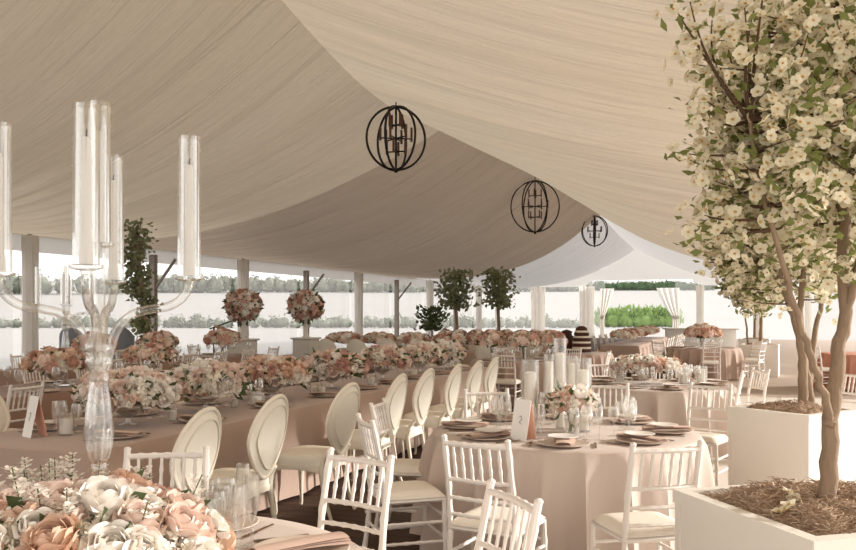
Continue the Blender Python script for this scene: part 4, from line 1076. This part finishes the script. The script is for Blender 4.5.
def blossom(mb, st, p, n, sz, rnd):
    q = n.to_track_quat('Z','Y').to_matrix() @ Matrix.Rotation(rnd.uniform(0,6.28), 3, 'Z')
    for i in range(5):
        a = 2*PI*i/5; d = Vector((math.cos(a), math.sin(a), 0)); s_ = Vector((-math.sin(a), math.cos(a), 0)); u = Vector((0,0,rnd.uniform(.05,.3)))
        P = [d*.06, d*.32+s_*.30+u*.6, d*.56+s_*.14+u, d*.56-s_*.14+u, d*.32-s_*.30+u*.6]
        mb.add([p+q@(v*sz) for v in P], [(0,1,2,3,4)])
    if st is not None:
        c = p+q@Vector((0,0,.08*sz)); st.ell(c, (sz*.14,sz*.14,sz*.09), 6, 3, M=None)
def flowering_tree(lab, loc, stems, crown, ntw, nb, nl, bs, ls, seed, extra=(), grp='white flowering trees'):
    rnd = random.Random(seed); t = thing('flowering_tree', lab, 'tree', loc, 0, grp); o = Vector(loc)
    nodes = []
    for k, (pts, r0, r1) in enumerate(stems):
        P = [Vector(p)-o for p in pts]; # smooth subdivide with a little wobble
        Q = []
        for i in range(len(P)-1):
            for j in range(5):
                u = j/5; a = P[max(0,i-1)]; b = P[i]; c = P[i+1]; d = P[min(len(P)-1,i+2)]
                q = .5*((2*b)+(c-a)*u+(2*a-5*b+4*c-d)*u*u+(3*b-a-3*c+d)*u**3); Q.append(q+Vector((rnd.gauss(0,.004), rnd.gauss(0,.004), 0)))
        Q.append(P[-1]); n = len(Q); rr = [(r0+(r1-r0)*i/(n-1))*(1+.10*noise.noise((i*.9,k,seed))) for i in range(n)]
        MB().tube(Q, rr, 10).obj('trunk' if k == 0 else 'stem', 'bark', t)
        nodes += [q for q in Q if q.z+o.z > crown[0][0][2]-crown[0][1][2]-.9]
    tw = MB(); lf = MB(); bl = MB(); sm = MB(); tg = []
    tot = sum(w for _, _, w in crown)
    for c, r, w in crown:
        for _ in range(int(ntw*w/tot)):
            while True:
                v = Vector((rnd.uniform(-1,1), rnd.uniform(-1,1), rnd.uniform(-1,1)))
                if .2 < v.length < 1: break
            tg.append(Vector((c[0]+v.x*r[0], c[1]+v.y*r[1], c[2]+v.z*r[2]))-o)
    for p in extra: tg.append(Vector(p)-o)
    sites = []
    for p in tg:
        best = min(nodes, key=lambda q: (q-p).length+max(0, (q.z-p.z))*1.5)
        mid = best.lerp(p, .5)+Vector((rnd.gauss(0,.05), rnd.gauss(0,.05), -.03)); P = []
        for i in range(7):
            u = i/6; P.append(best*(1-u)**2+mid*2*u*(1-u)+p*u*u)
        L = (p-best).length; tw.tube(P, [.009*(1-.75*i/6)*min(1.3,.5+L) for i in range(7)], 5)
        sites.append(P)
    tw.obj('twigs', 'twig', t)
    for k in range(nl):
        P = rnd.choice(sites); u = rnd.uniform(.35,1.0)*6; i = min(5,int(u)); q = P[i].lerp(P[i+1], u-i)+Vector((rnd.gauss(0,bs*1.1), rnd.gauss(0,bs*1.1), rnd.gauss(0,bs*1.0)))
        leaf(lf, q, (P[-1]-P[0]).normalized()*.5+Vector((rnd.gauss(0,.7), rnd.gauss(0,.7), rnd.gauss(0,.5))), ls*rnd.uniform(.7,1.3), rnd, .5)
    lf.obj('leaves', 'leaf', t)
    for k in range(nb):
        P = rnd.choice(sites); u = rnd.uniform(.4,1.0)*6; i = min(5,int(u)); q = P[i].lerp(P[i+1], u-i)+Vector((rnd.gauss(0,bs*1.3), rnd.gauss(0,bs*1.3), rnd.gauss(0,bs*1.1)))
        n = Vector((rnd.gauss(0,.6), rnd.gauss(-.35,.6), rnd.gauss(.35,.5)))
        if n.length < .1: n = Vector((0,-1,0))
        blossom(bl, sm, q, n.normalized(), bs*rnd.uniform(.75,1.2), rnd)
    b = bl.obj('blossoms', 'blossom', t); b['kind'] = 'stuff'; s_ = sm.obj('stamens', 'stamen', b)
    b.data['as'] = 1
def fallen(x, y, z, lab):
    t = thing('fallen_blossom', lab, 'flower', (x,y,z), 0, 'fallen blossoms on the mulch'); b_ = MB(); s_ = MB(); rn = random.Random(int(x*999))
    for k in range(3): blossom(b_, s_, Vector((rn.uniform(-.03,.03), rn.uniform(-.03,.03), .012*k)), Vector((rn.gauss(0,.3), rn.gauss(-.3,.3), 1)).normalized(), .05, rn)
    b_.obj('petals', 'blossom', t); s_.obj('stamens', 'stamen', t)
fallen(1.33,3.10,.835,'white fallen blossoms on the near mulch, left clump'); fallen(1.42,3.30,.85,'white fallen blossoms on the near mulch, right clump behind')
def P3(px, py, Z): return (PX(px,Z), Z, CAMH+(315-py)/832*Z)
Z1 = 3.28
flowering_tree('near white flowering tree with a thick trunk in the near planter', (1.57,3.28,.74),
    [([P3(826,515,3.28),P3(829,450,3.28),P3(832,410,3.3),P3(838,360,3.32),P3(845,312,3.34),P3(843,240,3.36),P3(840,150,3.4),P3(836,60,3.42),P3(832,-60,3.45)],.036,.014),
     ([P3(831,425,3.27),P3(826,402,3.24),P3(812,358,3.2),P3(797,315,3.18),P3(782,260,3.15),P3(766,205,3.1),P3(750,120,3.05)],.017,.008),
     ([P3(845,320,3.34),P3(856,275,3.3),P3(872,200,3.25),P3(885,90,3.2)],.018,.009)],
    [((1.50,3.35,2.55),(.42,.55,.50),1.5),((1.75,3.3,2.2),(.35,.5,.5),1.0),((1.33,3.2,2.15),(.26,.4,.32),.8)], 200, 3400, 3000, .042, .048, 3,
    extra=[P3(676,10,3.2),P3(690,2,3.1),P3(672,152,3.2),P3(690,160,3.1),P3(700,95,3.1),P3(712,20,3.2),P3(704,215,3.2),P3(720,120,3.3),P3(715,60,3.3),P3(695,230,3.2),P3(712,180,3.2),P3(730,200,3.2)])
Z2 = 6.95
flowering_tree('rear multi-stemmed white flowering tree in the rear planter', (3.08,6.95,.72),
    [([P3(801,415,6.9),P3(803,380,6.9),P3(801,345,6.92),P3(795,320,6.95),P3(784,290,7.0),P3(772,240,7.0),P3(764,190,7.0),P3(755,110,7.0)],.042,.02),
     ([P3(811,416,6.95),P3(808,385,6.95),P3(803,345,6.95),P3(800,310,7.0),P3(806,250,7.1),P3(815,180,7.2),P3(820,90,7.2)],.034,.016),
     ([P3(806,410,7.05),P3(812,350,7.1),P3(822,300,7.2),P3(838,240,7.2),P3(850,150,7.2)],.026,.014)],
    [((2.95,7.0,3.0),(.75,.7,.95),1.6),((3.35,7.1,2.4),(.6,.6,.7),1.0),((2.65,6.9,2.25),(.42,.5,.42),.9)], 220, 3600, 3600, .06, .075, 4,
    extra=[P3(700,220,6.9),P3(690,240,6.9),P3(710,262,6.9),P3(722,285,6.9),P3(735,300,6.8),P3(716,270,7),P3(745,255,7),P3(730,235,7),P3(760,285,7),P3(840,285,7),P3(830,295,6.8)])
flowering_tree('small white flowering tree in the far planter', (8.62,21.6,.7),
    [([(8.62,21.6,.72),(8.65,21.6,1.4),(8.6,21.6,2.2),(8.6,21.6,2.7)],.05,.02),([(8.3,21.6,.75),(8.25,21.6,1.4),(8.0,21.6,2.6)],.03,.015)],
    [((8.5,21.6,2.45),(.9,.7,.75),1)], 50, 500, 900, .12, .16, 6)
flowering_tree('most distant small flowering tree at the right', (10.4,26.5,.7),
    [([(10.4,26.5,.72),(10.4,26.5,2.8)],.05,.02)], [((10.4,26.5,2.3),(.7,.7,.6),1)], 30, 250, 500, .12, .18, 8)
# far topiary trees left of centre
def topiary(px, Z, zc, r, rh, lab):
    x = PX(px, Z); t = thing('potted_tree', lab, 'tree', (x,Z,0), 0, 'dark potted trees at the far side'); rnd = random.Random(int(px))
    MB().lathe([(0,0),(.2,0),(.27,.45),(.25,.47),(.23,.42),(0,.4)], 16, cap=False).obj('pot', 'stucco', t)
    MB().tube([(0,0,.4),(.03,0,1.2),(-.03,0,zc)], [.07,.055,.05], 8).obj('trunk', 'bark', t)
    mb = MB()
    for _ in range(650):
        v = Vector((rnd.gauss(0,.42), rnd.gauss(0,.42), rnd.uniform(-1,1))); leaf(mb, Vector((v.x*r, v.y*r, zc+v.z*rh)), Vector((rnd.gauss(0,1), rnd.gauss(0,1), rnd.gauss(0,1))), .17, rnd, .7)
    mb.obj('leaves', 'ivy', t)
topiary(456, 27, 2.4, .62, .6, 'left of the two dark leafy potted trees at the far side')
topiary(498, 27.5, 2.45, .6, .6, 'right of the two dark leafy potted trees at the far side')
def small_plant():
    Z = 24; x = PX(432,Z); t = thing('potted_plant', 'small leafy plant left of the two potted trees', 'plant', (x,Z,0)); rnd = random.Random(5)
    MB().lathe([(0,0),(.15,0),(.19,.8),(0,.8)], 14, cap=False).obj('tall_pot', 'stucco', t); mb = MB()
    for _ in range(260):
        leaf(mb, Vector((rnd.gauss(0,.18), rnd.gauss(0,.18), rnd.uniform(1.1,1.75))), Vector((rnd.gauss(0,1), rnd.gauss(0,1), .5)), .2, rnd, .5)
    MB().tube([(0,0,.7),(0,0,1.5)], .02, 5).obj('stem', 'twig', t)
    mb.obj('leaves', 'leaf_dark', t)
small_plant()

# remove unused prototypes
# ------------------------------------------------------------ light, camera
w = bpy.data.worlds.new('World'); SC.world = w; w.use_nodes = True
bg = w.node_tree.nodes['Background']; bg.inputs[0].default_value = (1.0,.972,.945,1); bg.inputs[1].default_value = 1.3
sd = bpy.data.lights.new('sun', 'SUN'); sd.energy = 4.0; sd.angle = math.radians(4); sd.color = (1,.95,.89)
so = bpy.data.objects.new('sun', sd); COL.objects.link(so)
el = math.radians(19); az = math.radians(80)      # from the right, a little from behind the scene
dirv = Vector((math.sin(az)*math.cos(el), math.cos(az)*math.cos(el), math.sin(el)))
so.rotation_mode = 'QUATERNION'; so.rotation_quaternion = dirv.to_track_quat('Z','Y')
cd = bpy.data.cameras.new('camera'); cd.lens = 35.0; cd.sensor_width = 36; cd.shift_y = 40/856; cd.clip_end = 2000
co = bpy.data.objects.new('camera', cd); COL.objects.link(co); co.location = (0,0,CAMH); co.rotation_euler = (PI/2,0,0)
SC.camera = co
vs = SC.view_settings; vs.view_transform = 'Standard'; vs.look = 'None'; vs.gamma = 1; vs.use_curve_mapping = False; vs.exposure = 0.56
SC.cycles.transparent_max_bounces = 32
